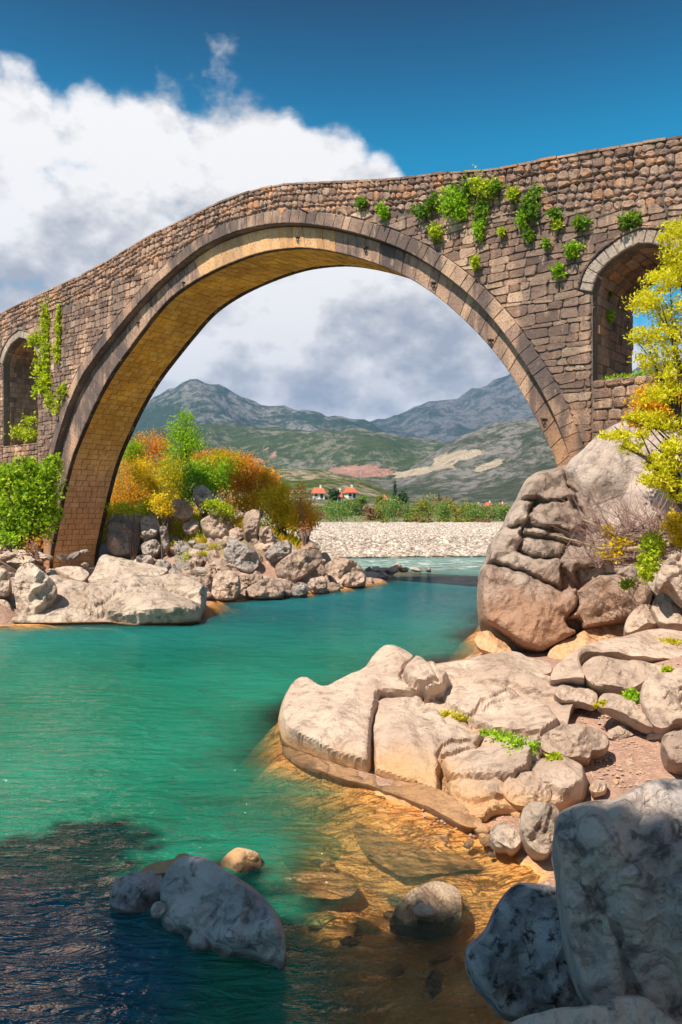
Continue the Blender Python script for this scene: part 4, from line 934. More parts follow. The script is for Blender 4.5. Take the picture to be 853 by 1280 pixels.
# --- left bank: slabs at the water's edge
R1('leaning_block', z1([(48, 1092), (62, 1030), (110, 1008), (150, 1040), (192, 1078), (202, 1110), (166, 1172), (120, 1210), (60, 1195)]), 'slab', 'pale upright block at the waterline before the fig bush', plane=(775, 22.4, 702, 23.2), T=.7, cellf=.6, cella=.3)
R1('edge_block', z1([(-90, 1060), (-40, 1030), (30, 1032), (44, 1100), (32, 1135), (-60, 1140)]), 'slab', 'upper of the two blocks beside the pale upright block', plane=(748, 22.8, 711, 23.3), T=.5)
R1('edge_block', z1([(-90, 1150), (-20, 1138), (36, 1148), (44, 1195), (20, 1215), (-80, 1215)]), 'slab', 'lower of the two blocks beside the pale upright block', plane=(776, 22.1, 749, 22.7), T=.5)
R1('bank_shelf', z1([(-120, 1215), (-120, 1100), (60, 1060), (195, 1056), (260, 1080), (330, 1082), (430, 1058), (520, 1062), (600, 1052), (690, 1076), (726, 1108), (706, 1150), (698, 1185), (696, 1212), (600, 1222), (440, 1228), (360, 1214), (160, 1222)]), 'slab', 'broad pale limestone shelf at the waterline before the bridge foot', plane=(782, 21.6, 719, 26.0), T=.25, Rr=.12, upn=.3, Tb=.8, facets=0, cellf=.6, cella=.55, rough=.14, step=2.2, blocks=[(z1([(60, 1218), (130, 1110), (195, 1060), (330, 1092), (360, 1140), (340, 1205), (160, 1218)]), .12), (z1([(288, 1140), (310, 1105), (340, 1090), (430, 1063), (520, 1068), (600, 1058), (690, 1080), (722, 1108), (702, 1150), (650, 1140), (560, 1112), (450, 1122), (370, 1165), (330, 1185)]), .42), (z1([(366, 1172), (400, 1140), (450, 1120), (560, 1110), (640, 1138), (696, 1178), (692, 1212), (600, 1218), (440, 1224), (370, 1208)]), .55), (z1([(300, 1180), (318, 1140), (370, 1160), (366, 1205), (330, 1206)]), .30)], bedge=6)
for pts, lab in (([(352, 985), (420, 1000), (520, 1020), (600, 1035), (560, 1068), (440, 1066), (350, 1090), (300, 1075), (330, 1040)], 'flat shaded rock at the foot of the pier'), ([(0, 985), (50, 965), (110, 975), (130, 1010), (60, 1030), (0, 1030)], 'low grey rock between fig bush and upright block'), ([(180, 1030), (250, 1025), (320, 1050), (290, 1085), (230, 1060)], 'pale rock in front of the pier foot'), ([(-40, 860), (0, 850), (44, 870), (40, 900), (0, 980), (-40, 980)], 'grey rock standing beside the fig bush')):
    R1('bank_rock', z1(pts), 'slab', lab, lean=.10, T=.4, cellf=.6, cella=.2)
# rocks in the bridge's shade
for pts, pl, lab in (([(374, 872), (400, 833), (440, 838), (492, 832), (492, 880), (482, 975), (400, 992), (368, 962)], (700, 39.5, 638, 40.5), 'tallest blue shaded block beside the pier'),
    ([(488, 850), (552, 843), (556, 920), (495, 932)], (676, 38.6, 642, 39.2), 'square shaded block behind the tallest one'), ([(488, 945), (545, 928), (566, 960), (542, 987), (498, 987)], (696, 37.5, 673, 38), 'shaded block under the square one'),
    ([(476, 988), (530, 983), (537, 1020), (512, 1042), (472, 1032)], (715, 35.5, 693, 36), 'lowest shaded block near the flat rock'), ([(553, 892), (582, 878), (594, 960), (570, 972)], (690, 37, 655, 37.6), 'narrow upright block at the edge of the shade'),
    ([(540, 1010), (590, 1000), (605, 1050), (560, 1060), (530, 1045)], (721, 33.5, 699, 34), 'small shaded block beside the lowest shaded block')):
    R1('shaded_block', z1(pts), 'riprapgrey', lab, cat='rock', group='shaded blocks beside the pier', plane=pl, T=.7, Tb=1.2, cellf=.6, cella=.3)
RR = [([(300, 242), (312, 232), (330, 226), (345, 240), (360, 252), (356, 277), (320, 277), (305, 262)], 'topmost boulder of the pile, under the green bush'),
 ([(238, 276), (265, 261), (290, 275), (304, 287), (300, 312), (265, 320), (244, 300)], 'pale boulder left of the topmost one in the pile'.replace('left of', 'nearest the pier beside')),
 ([(318, 322), (350, 304), (380, 306), (398, 312), (412, 340), (396, 372), (350, 371), (328, 346)], 'rounded grey boulder below the topmost one'),
 ([(438, 302), (465, 289), (484, 300), (478, 345), (470, 385), (440, 377), (434, 335)], 'tall boulder beside the yellow bush'), ([(478, 340), (505, 336), (516, 350), (522, 396), (480, 402)], 'slanting shaded boulder under the yellow bush'),
 ([(488, 412), (510, 390), (530, 377), (568, 380), (562, 420), (510, 441)], 'pale pointed boulder in the middle of the pile'), ([(518, 442), (545, 420), (580, 399), (620, 396), (645, 402), (648, 430), (600, 470), (555, 492), (525, 472)], 'biggest slanting pale boulder of the pile'),
 ([(348, 532), (352, 500), (357, 468), (380, 448), (422, 460), (432, 500), (412, 537)], 'rugged block at the waterline of the pile'), ([(438, 512), (455, 498), (480, 479), (522, 471), (547, 490), (542, 532), (450, 532)], 'broad pale block at the waterline of the pile'),
 ([(426, 472), (455, 464), (492, 466), (482, 490), (434, 506)], 'flat stone between the two waterline blocks'), ([(378, 402), (400, 384), (425, 374), (472, 400), (482, 440), (450, 467), (400, 441)], 'leaning tan boulder above the waterline blocks'),
 ([(338, 400), (375, 404), (382, 436), (340, 437)], 'squarish brown boulder in the pile'), ([(288, 432), (312, 410), (332, 420), (322, 450), (300, 462)], 'round tan boulder with moss beside it'),
 ([(648, 442), (675, 425), (700, 419), (742, 430), (765, 470), (762, 492), (720, 502), (670, 491)], 'last broad brown boulder toward the rapids'), ([(608, 481), (630, 472), (652, 470), (664, 500), (622, 517)], 'low shaded stone near the rapids'), ([(248, 381), (282, 374), (303, 400), (290, 422), (254, 416)], 'brown boulder below the moss patch'),
 ([(336, 448), (364, 444), (368, 487), (338, 487)], 'small upright stone beside the rugged block'), ([(275, 325), (300, 315), (318, 325), (320, 355), (290, 362), (272, 345)], 'brown boulder under the pale upper boulder'), ([(300, 478), (330, 470), (350, 480), (350, 500), (310, 510)], 'low shaded stone behind the white slab'),
 ([(396, 345), (430, 340), (440, 365), (425, 378), (400, 375)], 'small brown stone among dry twigs in the pile'), ([(560, 500), (590, 485), (612, 495), (606, 520), (570, 527)], 'grey stone at the waterline between broad blocks'), ([(580, 385), (610, 375), (640, 385), (640, 400), (590, 402)], 'shaded stone above the biggest slanting boulder')]
for i, (pts, lab) in enumerate(RR):
    P_ = z2(pts); xb, yb = max(P_, key=lambda p: p[1]); Y_ = march(xb, yb); Y_ = min(Y_, 38)
    R1('riprap_boulder', P_, 'riprap' if i % 5 else 'riprapgrey', lab, cat='boulder', group='boulders of the rubble pile behind the bridge', plane=(yb, Y_, min(p[1] for p in P_), Y_*1.02), T=.5, Tb=.9, cellf=.8, cella=.28, Rr=.28, rough=.08)
# fillers of the pile: angular blocks nobody can tell apart
n = 0
rs = random.Random(5)
while n < 230:
    x, y = rs.uniform(215, 480), rs.uniform(610, 758)
    yt = np.interp(x, [215, 240, 300, 345, 400, 440, 480], [645, 612, 622, 645, 682, 700, 716]); ybm = np.interp(x, [215, 260, 330, 400, 480], [745, 752, 750, 742, 728])
    if not yt < y < ybm: continue
    Y = march(x, y); p = px(x, y, Y); s = rs.uniform(.28, .62) if x < 420 else rs.uniform(.18, .42)
    o = boulder('riprap_stone', (p.x, p.y+.2, p.z+s*.15), (s*rs.uniform(.8, 1.3), s, s*rs.uniform(.6, 1.0)), mat='riprapgrey' if rs.random() < .2 else 'riprap', proto=rs.randrange(12))
    tag(o, 'angular grey brown stone of the rubble pile behind the bridge', 'stone', 'loose stones of the rubble pile'); n += 1
for i in range(22):
    x, y = rs.uniform(150, 262), rs.uniform(672, 735)
    Y = min(march(x, y), 42); p = px(x, y, Y); s = rs.uniform(.35, .7)
    if p.y < 30: p = px(x, y, 32)
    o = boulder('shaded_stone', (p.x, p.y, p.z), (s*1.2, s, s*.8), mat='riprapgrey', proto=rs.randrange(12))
    tag(o, 'bluish stone in the shade beside the bridge pier', 'stone', 'shaded stones beside the pier')
for i in range(46):
    x, y = rs.uniform(-30, 262), rs.uniform(690, 722)
    Y = min(march(x, y), 36); p = px(x, y, Y); s_ = rs.uniform(.2, .6)
    o = boulder('bank_stone', (p.x, p.y, p.z+s_*.1), (s_*1.4, s_, s_*.6), mat=rs.choice(['slab', 'riprap', 'slab', 'riprapgrey']), proto=rs.randrange(12))
    tag(o, 'angular stone on the bank between the shelf and the bridge foot', 'stone', 'stones before the bridge foot')
# white stones where the rapids begin
for x, y, s in ((492, 716, .55), (505, 722, .35), (478, 722, .35), (520, 719, .3), (470, 718, .4), (535, 716, .25)):
    p = px(x, y, 41); o = boulder('rapids_stone', (p.x, p.y, .12), (s*1.6, s, s*.7), mat='slab'); tag(o, 'whitish stone at the head of the rapids', 'stone', 'whitish stones at the rapids')
# small stones on the beach and ledge
for i in range(70):
    x, y = rs.uniform(560, 853), rs.uniform(880, 1095)
    Y = march(x, y); p = px(x, y, Y); s = rs.uniform(.03, .09)
    o = boulder('beach_stone', (p.x, p.y, p.z+s*.2), (s*1.2, s, s*.7), mat=rs.choice(['ledge', 'slab', 'riprap']), proto=rs.randrange(12)); tag(o, 'small loose stone on the brown gravel', 'stone', 'small stones on the gravel')
for pts, lab, mt in (([(610, 1050), (614, 1035), (630, 1028), (648, 1045), (640, 1062), (620, 1062)], 'cream stone at the beach corner', 'slab'), ([(655, 1020), (672, 1005), (692, 1010), (700, 1030), (690, 1065), (672, 1068), (655, 1045)], 'cream block next to the blue grey boulder', 'slab'), ([(628, 978), (645, 965), (670, 965), (690, 985), (690, 1005), (650, 1010), (630, 1000)], 'tan rock between cream rocks and split rock', 'ledge'), ([(735, 985), (745, 975), (760, 978), (758, 990), (742, 994)], 'pale stone on the gravel near the blue grey boulder', 'ledge')):
    R1('shore_stone', pts, mt, lab, T=.14, lean=.05, cellf=1.6, cella=.12)
for i in range(44):
    x, y = rs.choice([(rs.uniform(590, 700), rs.uniform(985, 1085)), (rs.uniform(640, 853), rs.uniform(850, 965)), (rs.uniform(770, 853), rs.uniform(770, 860))])
    Y = march(x, y); p = px(x, y, Y); s_ = rs.uniform(.06, .16)
    o = boulder('broken_stone', (p.x, p.y, p.z+s_*.3), (s_*1.3, s_, s_*.8), mat=rs.choice(['ledge', 'slab', 'riprap']), proto=rs.randrange(12)); tag(o, 'angular broken stone lying among the slabs of the gravel bank', 'stone', 'broken stones among the slabs')
# submerged slabs
R1('submerged_slab', [(340, 1045), (365, 1028), (420, 1022), (462, 1030), (470, 1060), (450, 1085), (440, 1105), (400, 1110), (360, 1090)], 'algae', 'yellow algae covered slab under clear water', plane=(1112, 7.0, 1020, 9.0), T=.06, Tb=.3)
R1('submerged_slab', [(438, 1040), (452, 1018), (500, 1010), (560, 1020), (600, 1035), (640, 1060), (640, 1085), (560, 1090), (500, 1095), (458, 1070)], 'rust', 'rust orange slab under the shallows by the shore ledge', plane=(1100, 6.9, 1008, 8.9), T=.05, Tb=.3)
R1('submerged_slab', [(335, 1105), (370, 1090), (430, 1092), (450, 1108), (440, 1120), (380, 1122)], 'rust', 'low orange rock just breaking the water near the pool boulder', plane=(1124, 6.4, 1088, 7.0), T=.05, Tb=.3)
for i in range(36):
    x, y = rs.uniform(300, 640), rs.uniform(985, 1230)
    Y = 3.2*F/(y-CY); p = px(x, y, Y*1.02); d_ = gh(p.x, p.y)
    if d_ > -.05 or d_ < -1.3: continue
    s = rs.uniform(.05, .17); o = boulder('bed_stone', (p.x, p.y, d_), (s*1.3, s, s*.4), mat=rs.choice(['algae', 'rust', 'congl']), proto=rs.randrange(12)); tag(o, 'flat stone on the river bed under the clear shallows', 'stone', 'stones on the bed of the shallows')
# ------------------------------------------------------------------ vegetation
def leaf_mat(name, stops, transl=.45, rough=.55):
    m, t = material(name); geo = t.node('ShaderNodeNewGeometry'); rnd = geo.outputs['Random Per Island']
    n = t.noise(geo.outputs['Position'], 1.1, 3, .6)
    c = t.ramp(t.math('ADD', t.math('MULTIPLY', rnd, .6), t.math('MULTIPLY', t.math('SUBTRACT', n, .3), .9)), stops)
    t.put(t.bs.inputs['Base Color'], c); t.bs.inputs['Roughness'].default_value = rough; t.bs.inputs['Specular IOR Level'].default_value = .3
    tl = t.node('ShaderNodeBsdfTranslucent'); t.put(tl.inputs[0], t.mix(1.0, c, (1.0, 1.0, .55), 'MULTIPLY'))
    mx = t.node('ShaderNodeMixShader'); mx.inputs[0].default_value = transl; t.l.new(t.bs.outputs[0], mx.inputs[1]); t.l.new(tl.outputs[0], mx.inputs[2])
    t.l.new(mx.outputs[0], t.out.inputs[0]); return m
L = {}
L['fig'] = leaf_mat('fig_leaf', [(0, (.10, .20, .01)), (.5, (.34, .52, .02)), (1, (.66, .74, .06))])
L['lime'] = leaf_mat('lime_leaf', [(0, (.40, .40, .01)), (.4, (.72, .68, .02)), (1, (.88, .84, .08))], .5)
L['amber'] = leaf_mat('amber_leaf', [(0, (.50, .22, .01)), (.5, (.82, .48, .02)), (1, (.86, .68, .04))], .45)
L['green'] = leaf_mat('spring_green_leaf', [(0, (.12, .26, .01)), (.5, (.32, .56, .02)), (1, (.62, .78, .05))])
L['yellow'] = leaf_mat('yellow_leaf', [(0, (.50, .38, .01)), (.5, (.84, .62, .02)), (1, (.88, .76, .04))])
L['olive'] = leaf_mat('olive_leaf', [(0, (.28, .28, .01)), (.5, (.60, .54, .02)), (1, (.82, .72, .05))])
L['orange'] = leaf_mat('orange_leaf', [(0, (.48, .16, .02)), (.5, (.80, .34, .03)), (1, (.86, .55, .05))])
L['ivy'] = leaf_mat('ivy_leaf', [(0, (0.182, 0.260, 0.013)), (.5, (0.494, 0.598, 0.026)), (1, (0.780, 0.780, 0.065))])
L['fern'] = leaf_mat('dark_green_leaf', [(0, (0.056, 0.126, 0.014)), (.5, (0.168, 0.322, 0.028)), (1, (0.420, 0.560, 0.042))])
L['far'] = leaf_mat('far_leaf', [(0, (0.084, 0.156, 0.036)), (.5, (0.180, 0.288, 0.060)), (1, (0.336, 0.408, 0.084))], .3)
L['faryel'] = leaf_mat('far_yellow_leaf', [(0, (.16, .18, .03)), (.5, (.30, .30, .05)), (1, (.45, .42, .07))], .3)
L['farrust'] = leaf_mat('far_rust_leaf', [(0, (.18, .10, .05)), (.5, (.30, .17, .08)), (1, (.38, .26, .12))], .2)
L['dark'] = leaf_mat('cypress_leaf', [(0, (.02, .05, .02)), (.5, (.045, .09, .03)), (1, (.09, .14, .04))], .2)
BK = simple_mat('bark', (.16, .11, .085), .9, .4, 12, .6, .02)
BKD = simple_mat('dark_bark', (.07, .045, .035), .9, .4, 12, .6, .02)
TW = simple_mat('purple_twig', (.27, .16, .135), .85, .35, 9, .3, .01)
TWD = simple_mat('dry_stem', (.34, .24, .15), .85, .35, 9, .3, .01)
rg = np.random.RandomState(11)
def leaf_cloud(clumps, n, size, flat=0.0, tight=.30, sub=9, aspect=.55, up=.3):
    """clumps: (centre, (rx,ry,rz), weight). returns vertices, faces of folded leaves gathered in sprays"""
    w = np.array([c[2] if len(c) > 2 else c[1][0]*c[1][2] for c in clumps], float); w /= w.sum()
    C = []
    for c, k in zip(clumps, rg.multinomial(n, w)):
        ctr, rad = np.array(c[0]), np.array(c[1]); ns = max(3, int(sub*(1+max(rad)/ (size*8)))) if sub else 1
        u = rg.normal(size=(ns, 3)); u /= np.linalg.norm(u, axis=1)[:, None]; u *= rg.uniform(.35, 1.0, (ns, 1))**.6
        s = ctr+u*rad; pick = rg.randint(0, ns, k); C.append(s[pick]+rg.normal(size=(k, 3))*rad*tight)
    C = np.vstack(C); n = len(C)
    d = rg.normal(size=(n, 3)); d[:, 2] += up; d /= np.linalg.norm(d, axis=1)[:, None]
    e = rg.normal(size=(n, 3)); e -= (e*d).sum(1)[:, None]*d; e /= np.linalg.norm(e, axis=1)[:, None]; f = np.cross(d, e)
    s = size*rg.uniform(.6, 1.3, (n, 1)); V = np.stack([C, C+d*s*.5+e*s*aspect*.5+f*s*.12, C+d*s, C+d*s*.5-e*s*aspect*.5+f*s*.12], 1).reshape(-1, 3)
    Fc = np.arange(4*n).reshape(n, 4); return V, Fc
def stems(ge, base, clumps, r0=.04, per=2, seed=0, n=5, depth_jit=.15):
    base = Vector(base)
    for c in clumps:
        for k in range(per):
            ctr = Vector(c[0])+Vector([random.uniform(-.7, .7)*r for r in c[1]]); L_ = (ctr-base).length; pts = []
            for i in range(6):
                t_ = i/5; p = base.lerp(ctr, t_)+Vector((0, 0, 1))*L_*.12*math.sin(t_*math.pi)+Vector([random.uniform(-1, 1) for _ in range(3)])*L_*.035*(1 if 0 < i else 0); pts.append(p)
            ge.tube(pts, [r0*(1-.85*i/5) for i in range(6)], n)
            for q in range(2):
                a = pts[random.choice((2, 3, 4))]; b = a+Vector([random.uniform(-.6, .6)*r for r in c[1]])+Vector((0, 0, abs(c[1][2])*.3)); ge.tube([a, a.lerp(b, .5)+Vector((0, 0, .03*L_)), b], [r0*.35, r0*.22, r0*.08], 3)
def plant(name, label, cat, base, clumps, n, size, mat, group=None, bark=None, r0=.04, per=2, tight=.36, sub=16, aspect=.55, kids=('foliage', 'stems'), up=.3):
    root = empty(name, base); tag(root, label, cat, group)
    V, Fc = leaf_cloud(clumps, n, size, tight=tight, sub=sub, aspect=aspect, up=up); child_mesh(kids[0], V, Fc, L[mat], root)
    ge = Geo(); stems(ge, base, clumps, r0, per); ge.build(kids[1], bark or BK, root, usetone=False); return root
def pc(lst, Y, dep=.8):
    """photo-pixel ellipses -> clumps at distance Y"""
    out = []
    for e in lst:
        x, y, rx, ry = e[:4]; y_ = Y if len(e) < 5 else e[4]; c = px(x, y, y_); out.append((tuple(c), (rx/F*y_, max(rx, ry)/F*y_*dep, ry/F*y_)))
    return out
def gpt(x, y, Y):
    p = px(x, y, Y); return (p.x, p.y, p.z)

# left bank fig bush and its neighbours, before the bridge
plant('fig_bush', 'leafy green fig bush growing against the base of the bridge wall', 'bush', gpt(35, 690, 32.5), pc([(14, 625, 26, 30), (45, 615, 26, 30), (62, 592, 13, 12), (30, 590, 20, 16), (8, 598, 14, 16), (40, 655, 26, 20), (10, 665, 18, 16), (62, 640, 12, 20)], 32.5), 9500, .17, 'fig', r0=.06, per=3, aspect=.75, tight=.22)
plant('wall_sapling', 'small green sapling sprouting where bush and arch ring meet', 'plant', gpt(68, 600, 34.2), pc([(66, 576, 9, 6), (72, 584, 6, 5)], 34.2), 220, .20, 'fig', r0=.02, aspect=.75)
plant('low_bush', 'sparse green bush at the foot of the fig bush by the rocks', 'bush', gpt(15, 690, 31), pc([(12, 672, 16, 10), (-20, 660, 22, 26)], 31), 700, .2, 'green')
plant('twig_bush', 'bare brownish bush between the fig bush and the pier foot', 'bush', gpt(48, 700, 31.5), pc([(40, 678, 14, 12), (30, 690, 12, 8)], 31.5), 120, .12, 'orange', bark=TW, r0=.02, per=14)
# window plants and ivy
sL = sz(25, 560)
plant('window_shrub', 'small bright shrub growing on the sill of the ivy side opening', 'shrub', B(sz(20, 562)[0], .5, WL_Z), [(B(sz(14, 548)[0], .5, WL_Z+.7), (.45, .3, .35)), (B(sz(27, 552)[0], .4, WL_Z+.5), (.5, .3, .3)), (B(sz(28, 524)[0], .4, sz(28, 524)[1]), (.35, .2, .3)), (B(sz(10, 540)[0], .4, sz(10, 538)[1]), (.25, .2, .2))], 620, .17, 'ivy', r0=.02)
ivy = [(60, 393, 5, 12), (60, 415, 5.5, 16), (61, 440, 6, 18), (57, 462, 9, 14), (62, 482, 8, 12), (66, 500, 5, 8), (50, 425, 7, 6), (76, 395, 2.5, 14), (76, 420, 2.5, 14), (74, 442, 3, 12), (82, 488, 7, 7), (74, 508, 3, 8), (44, 428, 5, 5), (55, 482, 6, 6), (45, 492, 3, 4)]
cl = []
for x, y, rx, ry in ivy:
    s_, z_ = sz(x, y); Y_ = F0.y+s_*U.y; cl.append((B(s_, -.10, z_), (rx/F*Y_*1.2, .08, ry/F*Y_)))
V, Fc = leaf_cloud(cl, 2600, .16, tight=.45, sub=14, aspect=.9); root = empty('ivy', B(sz(66, 515)[0], -.05, sz(66, 515)[1])); tag(root, 'yellow green ivy climbing the wall beside the dark pointed opening', 'ivy')
child_mesh('foliage', V, Fc, L['ivy'], root); ge = Geo()
for a, b in (((66, 512), (60, 385)), ((74, 512), (76, 382)), ((68, 505), (45, 428))):
    ge.tube([B(*(lambda q: (q[0], -.04, q[1]))(sz(a[0]+(b[0]-a[0])*t_+2*math.sin(t_*7), a[1]+(b[1]-a[1])*t_))) for t_ in np.linspace(0, 1, 9)], list(np.linspace(.04, .012, 9)), 4)
ge.build('stems', BK, root, usetone=False)
# tufts rooted in the wall
TU = [(455, 256, 6, 7), (482, 267, 6, 9), (533, 268, 13, 9), (548, 292, 8, 9), (545, 254, 7, 8), (574, 258, 17, 17), (592, 238, 10, 8), (606, 236, 17, 14), (604, 270, 10, 12), (603, 291, 6, 10), (572, 240, 8, 6), (643, 243, 6, 8), (669, 255, 12, 17), (655, 276, 6, 9), (697, 271, 8, 7), (699, 283, 4, 5), (729, 280, 8, 7), (720, 313, 8, 8), (790, 277, 12, 9), (598, 329, 5, 7), (664, 297, 4, 7), (700, 340, 6, 8), (623, 236, 7, 8), (631, 291, 3.5, 4), (686, 305, 3.5, 4), (763, 381, 5, 7), (757, 352, 4, 5)]
TL = ['lone wall tuft over the crown of the arch', 'lone wall tuft second along from the arch crown', 'tuft at the low end of the big green cluster on the wall', 'small tuft hanging below the low end of the big cluster', 'tuft above the low end of the big cluster', 'leafy middle of the big green cluster on the wall', 'tuft joining the middle and top of the big cluster', 'largest topmost clump of the big green cluster', 'clump hanging under the topmost clump', 'lowest tuft of the hanging trail under the topmost clump', 'small tuft crowning the middle of the big cluster', 'small tuft on its own beside the topmost clump', 'tall hanging tuft apart from the big cluster', 'tuft at the foot of the tall hanging tuft', 'round tuft right beside the tall hanging tuft', 'tiny tuft just under the round tuft', 'tuft between the arched opening and the tall hanging tuft', 'tuft halfway down toward the shoulder of the arched opening', "tuft on top of the arched opening's hood", 'lone low tuft close above the outer arch ring', 'tiny tuft below the foot of the tall hanging tuft', 'tuft nearest the springing of the arched opening', 'tuft at the far edge of the topmost clump', 'tiny pale sprig below the hanging trail', 'tiny sprig between two lone wall tufts', 'tuft inside the arched opening high on its jamb', 'small tuft inside the arched opening above the other']
for i, (x, y, rx, ry) in enumerate(TU):
    s_, z_ = sz(x, y); Y_ = F0.y+s_*U.y; r = rx/F*Y_; rz = ry/F*Y_; dd = -.05 if x < 740 or y < 300 else 1.2
    if dd > 0: s_ = WR_IN[0][0]+.06; z_ = sz(x, y)[1]
    root = empty('wall_fern', B(s_, dd, z_)); big_ = rx > 9
    tag(root, TL[i], 'plant', 'green tufts growing on the bridge wall')
    V, Fc = leaf_cloud([(B(s_, dd-.10, z_), (r*.9, .5*r+.03, rz*.9))], int(60+5200*r*rz), .13, tight=.38, sub=7, aspect=.5, up=-.1)
    child_mesh('foliage', V, Fc, L['ivy' if i % 4 == 3 else ('green' if i % 2 else 'fern')], root)
    ge = Geo()
    for k in range(5): ge.tube([B(s_, .04, z_), B(s_+random.uniform(-.5, .5)*r, -.10, z_+random.uniform(-.2, .5)*rz), B(s_+random.uniform(-.8, .8)*r, -.16, z_+random.uniform(-.7, .6)*rz)], [.014, .01, .004], 3)
    ge.build('stems', BK, root, usetone=False)
# bush row on the mound behind the bridge
def mound(name, label, cl, Y, n, size, mat, cat='bush', bx=None, by=None, **k):
    c = pc(cl, Y); bx = bx if bx is not None else np.mean([e[0] for e in cl]); p = px(bx, 600, Y); z = gh(p.x, p.y); plant(name, label, cat, (p.x, p.y, z), c, n, size, mat, **k)
G_ = 'bushes on the mound behind the bridge'
mound('green_tree', 'tallest bright green young tree rising from the orange bushes', [(230, 535, 15, 14), (226, 555, 18, 16), (240, 560, 14, 16), (228, 580, 20, 18), (218, 600, 16, 14), (232, 522, 9, 8)], 53, 6500, .16, 'green', 'tree', kids=('crown', 'trunk'), r0=.07, group=None)
mound('amber_bush', 'low amber bush joining the russet and golden bushes', [(318, 628, 16, 12), (300, 632, 12, 8), (338, 612, 12, 14), (328, 598, 10, 10)], 41, 3600, .13, 'amber', group=G_)
mound('orange_bush', 'orange bush filling the gap behind the bright leafy shrub', [(258, 576, 14, 12), (292, 578, 14, 12), (276, 570, 10, 8), (310, 582, 12, 10)], 50, 3600, .13, 'orange', group=G_)
mound('yellow_bush', 'yellow bush low behind the pale upper boulder', [(215, 628, 14, 12), (235, 636, 10, 8), (195, 605, 12, 12), (180, 590, 12, 14)], 47, 3400, .13, 'yellow', group=G_)
mound('golden_bush', 'golden bush reaching toward the rapids end of the rubble', [(382, 640, 12, 14), (370, 655, 10, 10), (392, 652, 7, 8)], 37, 2200, .12, 'yellow', group=G_)
mound('rust_bush', 'orange bush at the top of the mound next to the arch', [(185, 560, 18, 16), (170, 575, 20, 18), (200, 555, 14, 12), (195, 580, 18, 20)], 56, 5200, .14, 'orange', group=G_)
mound('green_bush', 'small green bush seen just clear of the arch edge', [(168, 562, 11, 12), (160, 572, 8, 9)], 55, 1500, .15, 'green', group=G_)
mound('amber_bush', 'amber thicket filling the space beside the pier', [(155, 600, 20, 22), (175, 605, 22, 24), (160, 625, 22, 14), (190, 620, 20, 16), (140, 625, 14, 14)], 54, 9500, .13, 'amber', group=G_, tight=.4)
mound('yellow_bush', 'yellow green bush directly below the tallest green tree', [(215, 590, 16, 20), (222, 610, 16, 16), (205, 600, 14, 20)], 50, 3600, .14, 'olive', group=G_)
mound('bushy_shrub', 'bright leafy shrub behind the topmost boulder', [(245, 600, 16, 14), (256, 612, 16, 14), (238, 620, 12, 10), (268, 600, 16, 16), (285, 592, 14, 16), (250, 585, 14, 12)], 44.5, 5200, .15, 'green', group=G_)
mound('olive_bush', 'olive bush with pale tips in the middle of the row', [(270, 580, 16, 14), (288, 580, 12, 14), (300, 595, 12, 16), (278, 600, 14, 16)], 45, 3400, .14, 'olive', group=G_)
mound('russet_bush', 'russet orange bush in the middle of the row', [(308, 590, 16, 18), (322, 605, 16, 20), (302, 612, 14, 16), (330, 620, 14, 14), (340, 600, 10, 14)], 42, 5200, .13, 'orange', group=G_)
mound('golden_bush', 'golden yellow bush at the low end of the row above the rubble', [(340, 625, 14, 12), (355, 630, 14, 16), (362, 650, 14, 12), (345, 645, 14, 14), (372, 635, 8, 10), (355, 612, 8, 7)], 38, 5200, .13, 'yellow', group=G_)
mound('thin_bush', 'thin rusty bush at the very end of the row', [(378, 632, 12, 12), (388, 645, 12, 12), (372, 612, 10, 8), (384, 655, 10, 8)], 36.5, 900, .12, 'orange', group=G_, bark=TW, r0=.018, per=7)
mound('dry_thicket', 'leafless purple brown thicket beside the shaded blocks', [(195, 640, 14, 16), (212, 650, 12, 18), (222, 630, 12, 14), (180, 630, 14, 10)], 42, 420, .11, 'orange', group=G_, bark=TW, r0=.02, per=16)
mound('dry_brush', 'leafless brown brush among the upper boulders', [(290, 645, 16, 20), (300, 665, 12, 12), (280, 625, 12, 12)], 35.6, 320, .11, 'orange', group=G_, bark=TW, r0=.018, per=16)
mound('yellow_tuft', 'small golden bush next to the pale upper boulder', [(200, 628, 10, 9), (206, 636, 8, 7)], 37, 900, .13, 'yellow', group=G_)
mound('light_tuft', 'pale green tuft draped over the boulders of the pile', [(272, 634, 14, 7), (284, 640, 8, 7), (263, 628, 8, 5)], 35.2, 900, .14, 'ivy', group=G_)
mound('base_bush', 'yellow green scrub on top of the tallest shaded block', [(148, 636, 14, 7), (168, 636, 14, 7), (186, 632, 10, 8)], 38.8, 1300, .13, 'ivy', group=G_)
for i, (x, y, r, mt) in enumerate([(232, 688, 12, 'olive'), (248, 676, 9, 'ivy'), (235, 702, 10, 'ivy'), (255, 700, 7, 'olive'), (225, 660, 10, 'yellow'), (270, 690, 8, 'olive'), (236, 655, 8, 'olive'), (262, 660, 9, 'ivy'), (390, 690, 7, 'olive'), (300, 690, 6, 'olive')]):
    Y = march(x, y); p = px(x, y, Y); rr = r/F*Y; root = empty('grass_tuft', p); tag(root, 'mossy green tuft among the stones of the rubble pile', 'plant', 'green tufts in the rubble pile')
    V, Fc = leaf_cloud([((p.x, p.y, p.z+.15), (rr, rr, rr*.5))], 420, .13, tight=.5, sub=6, aspect=.3, up=1); child_mesh('foliage', V, Fc, L[mt], root)

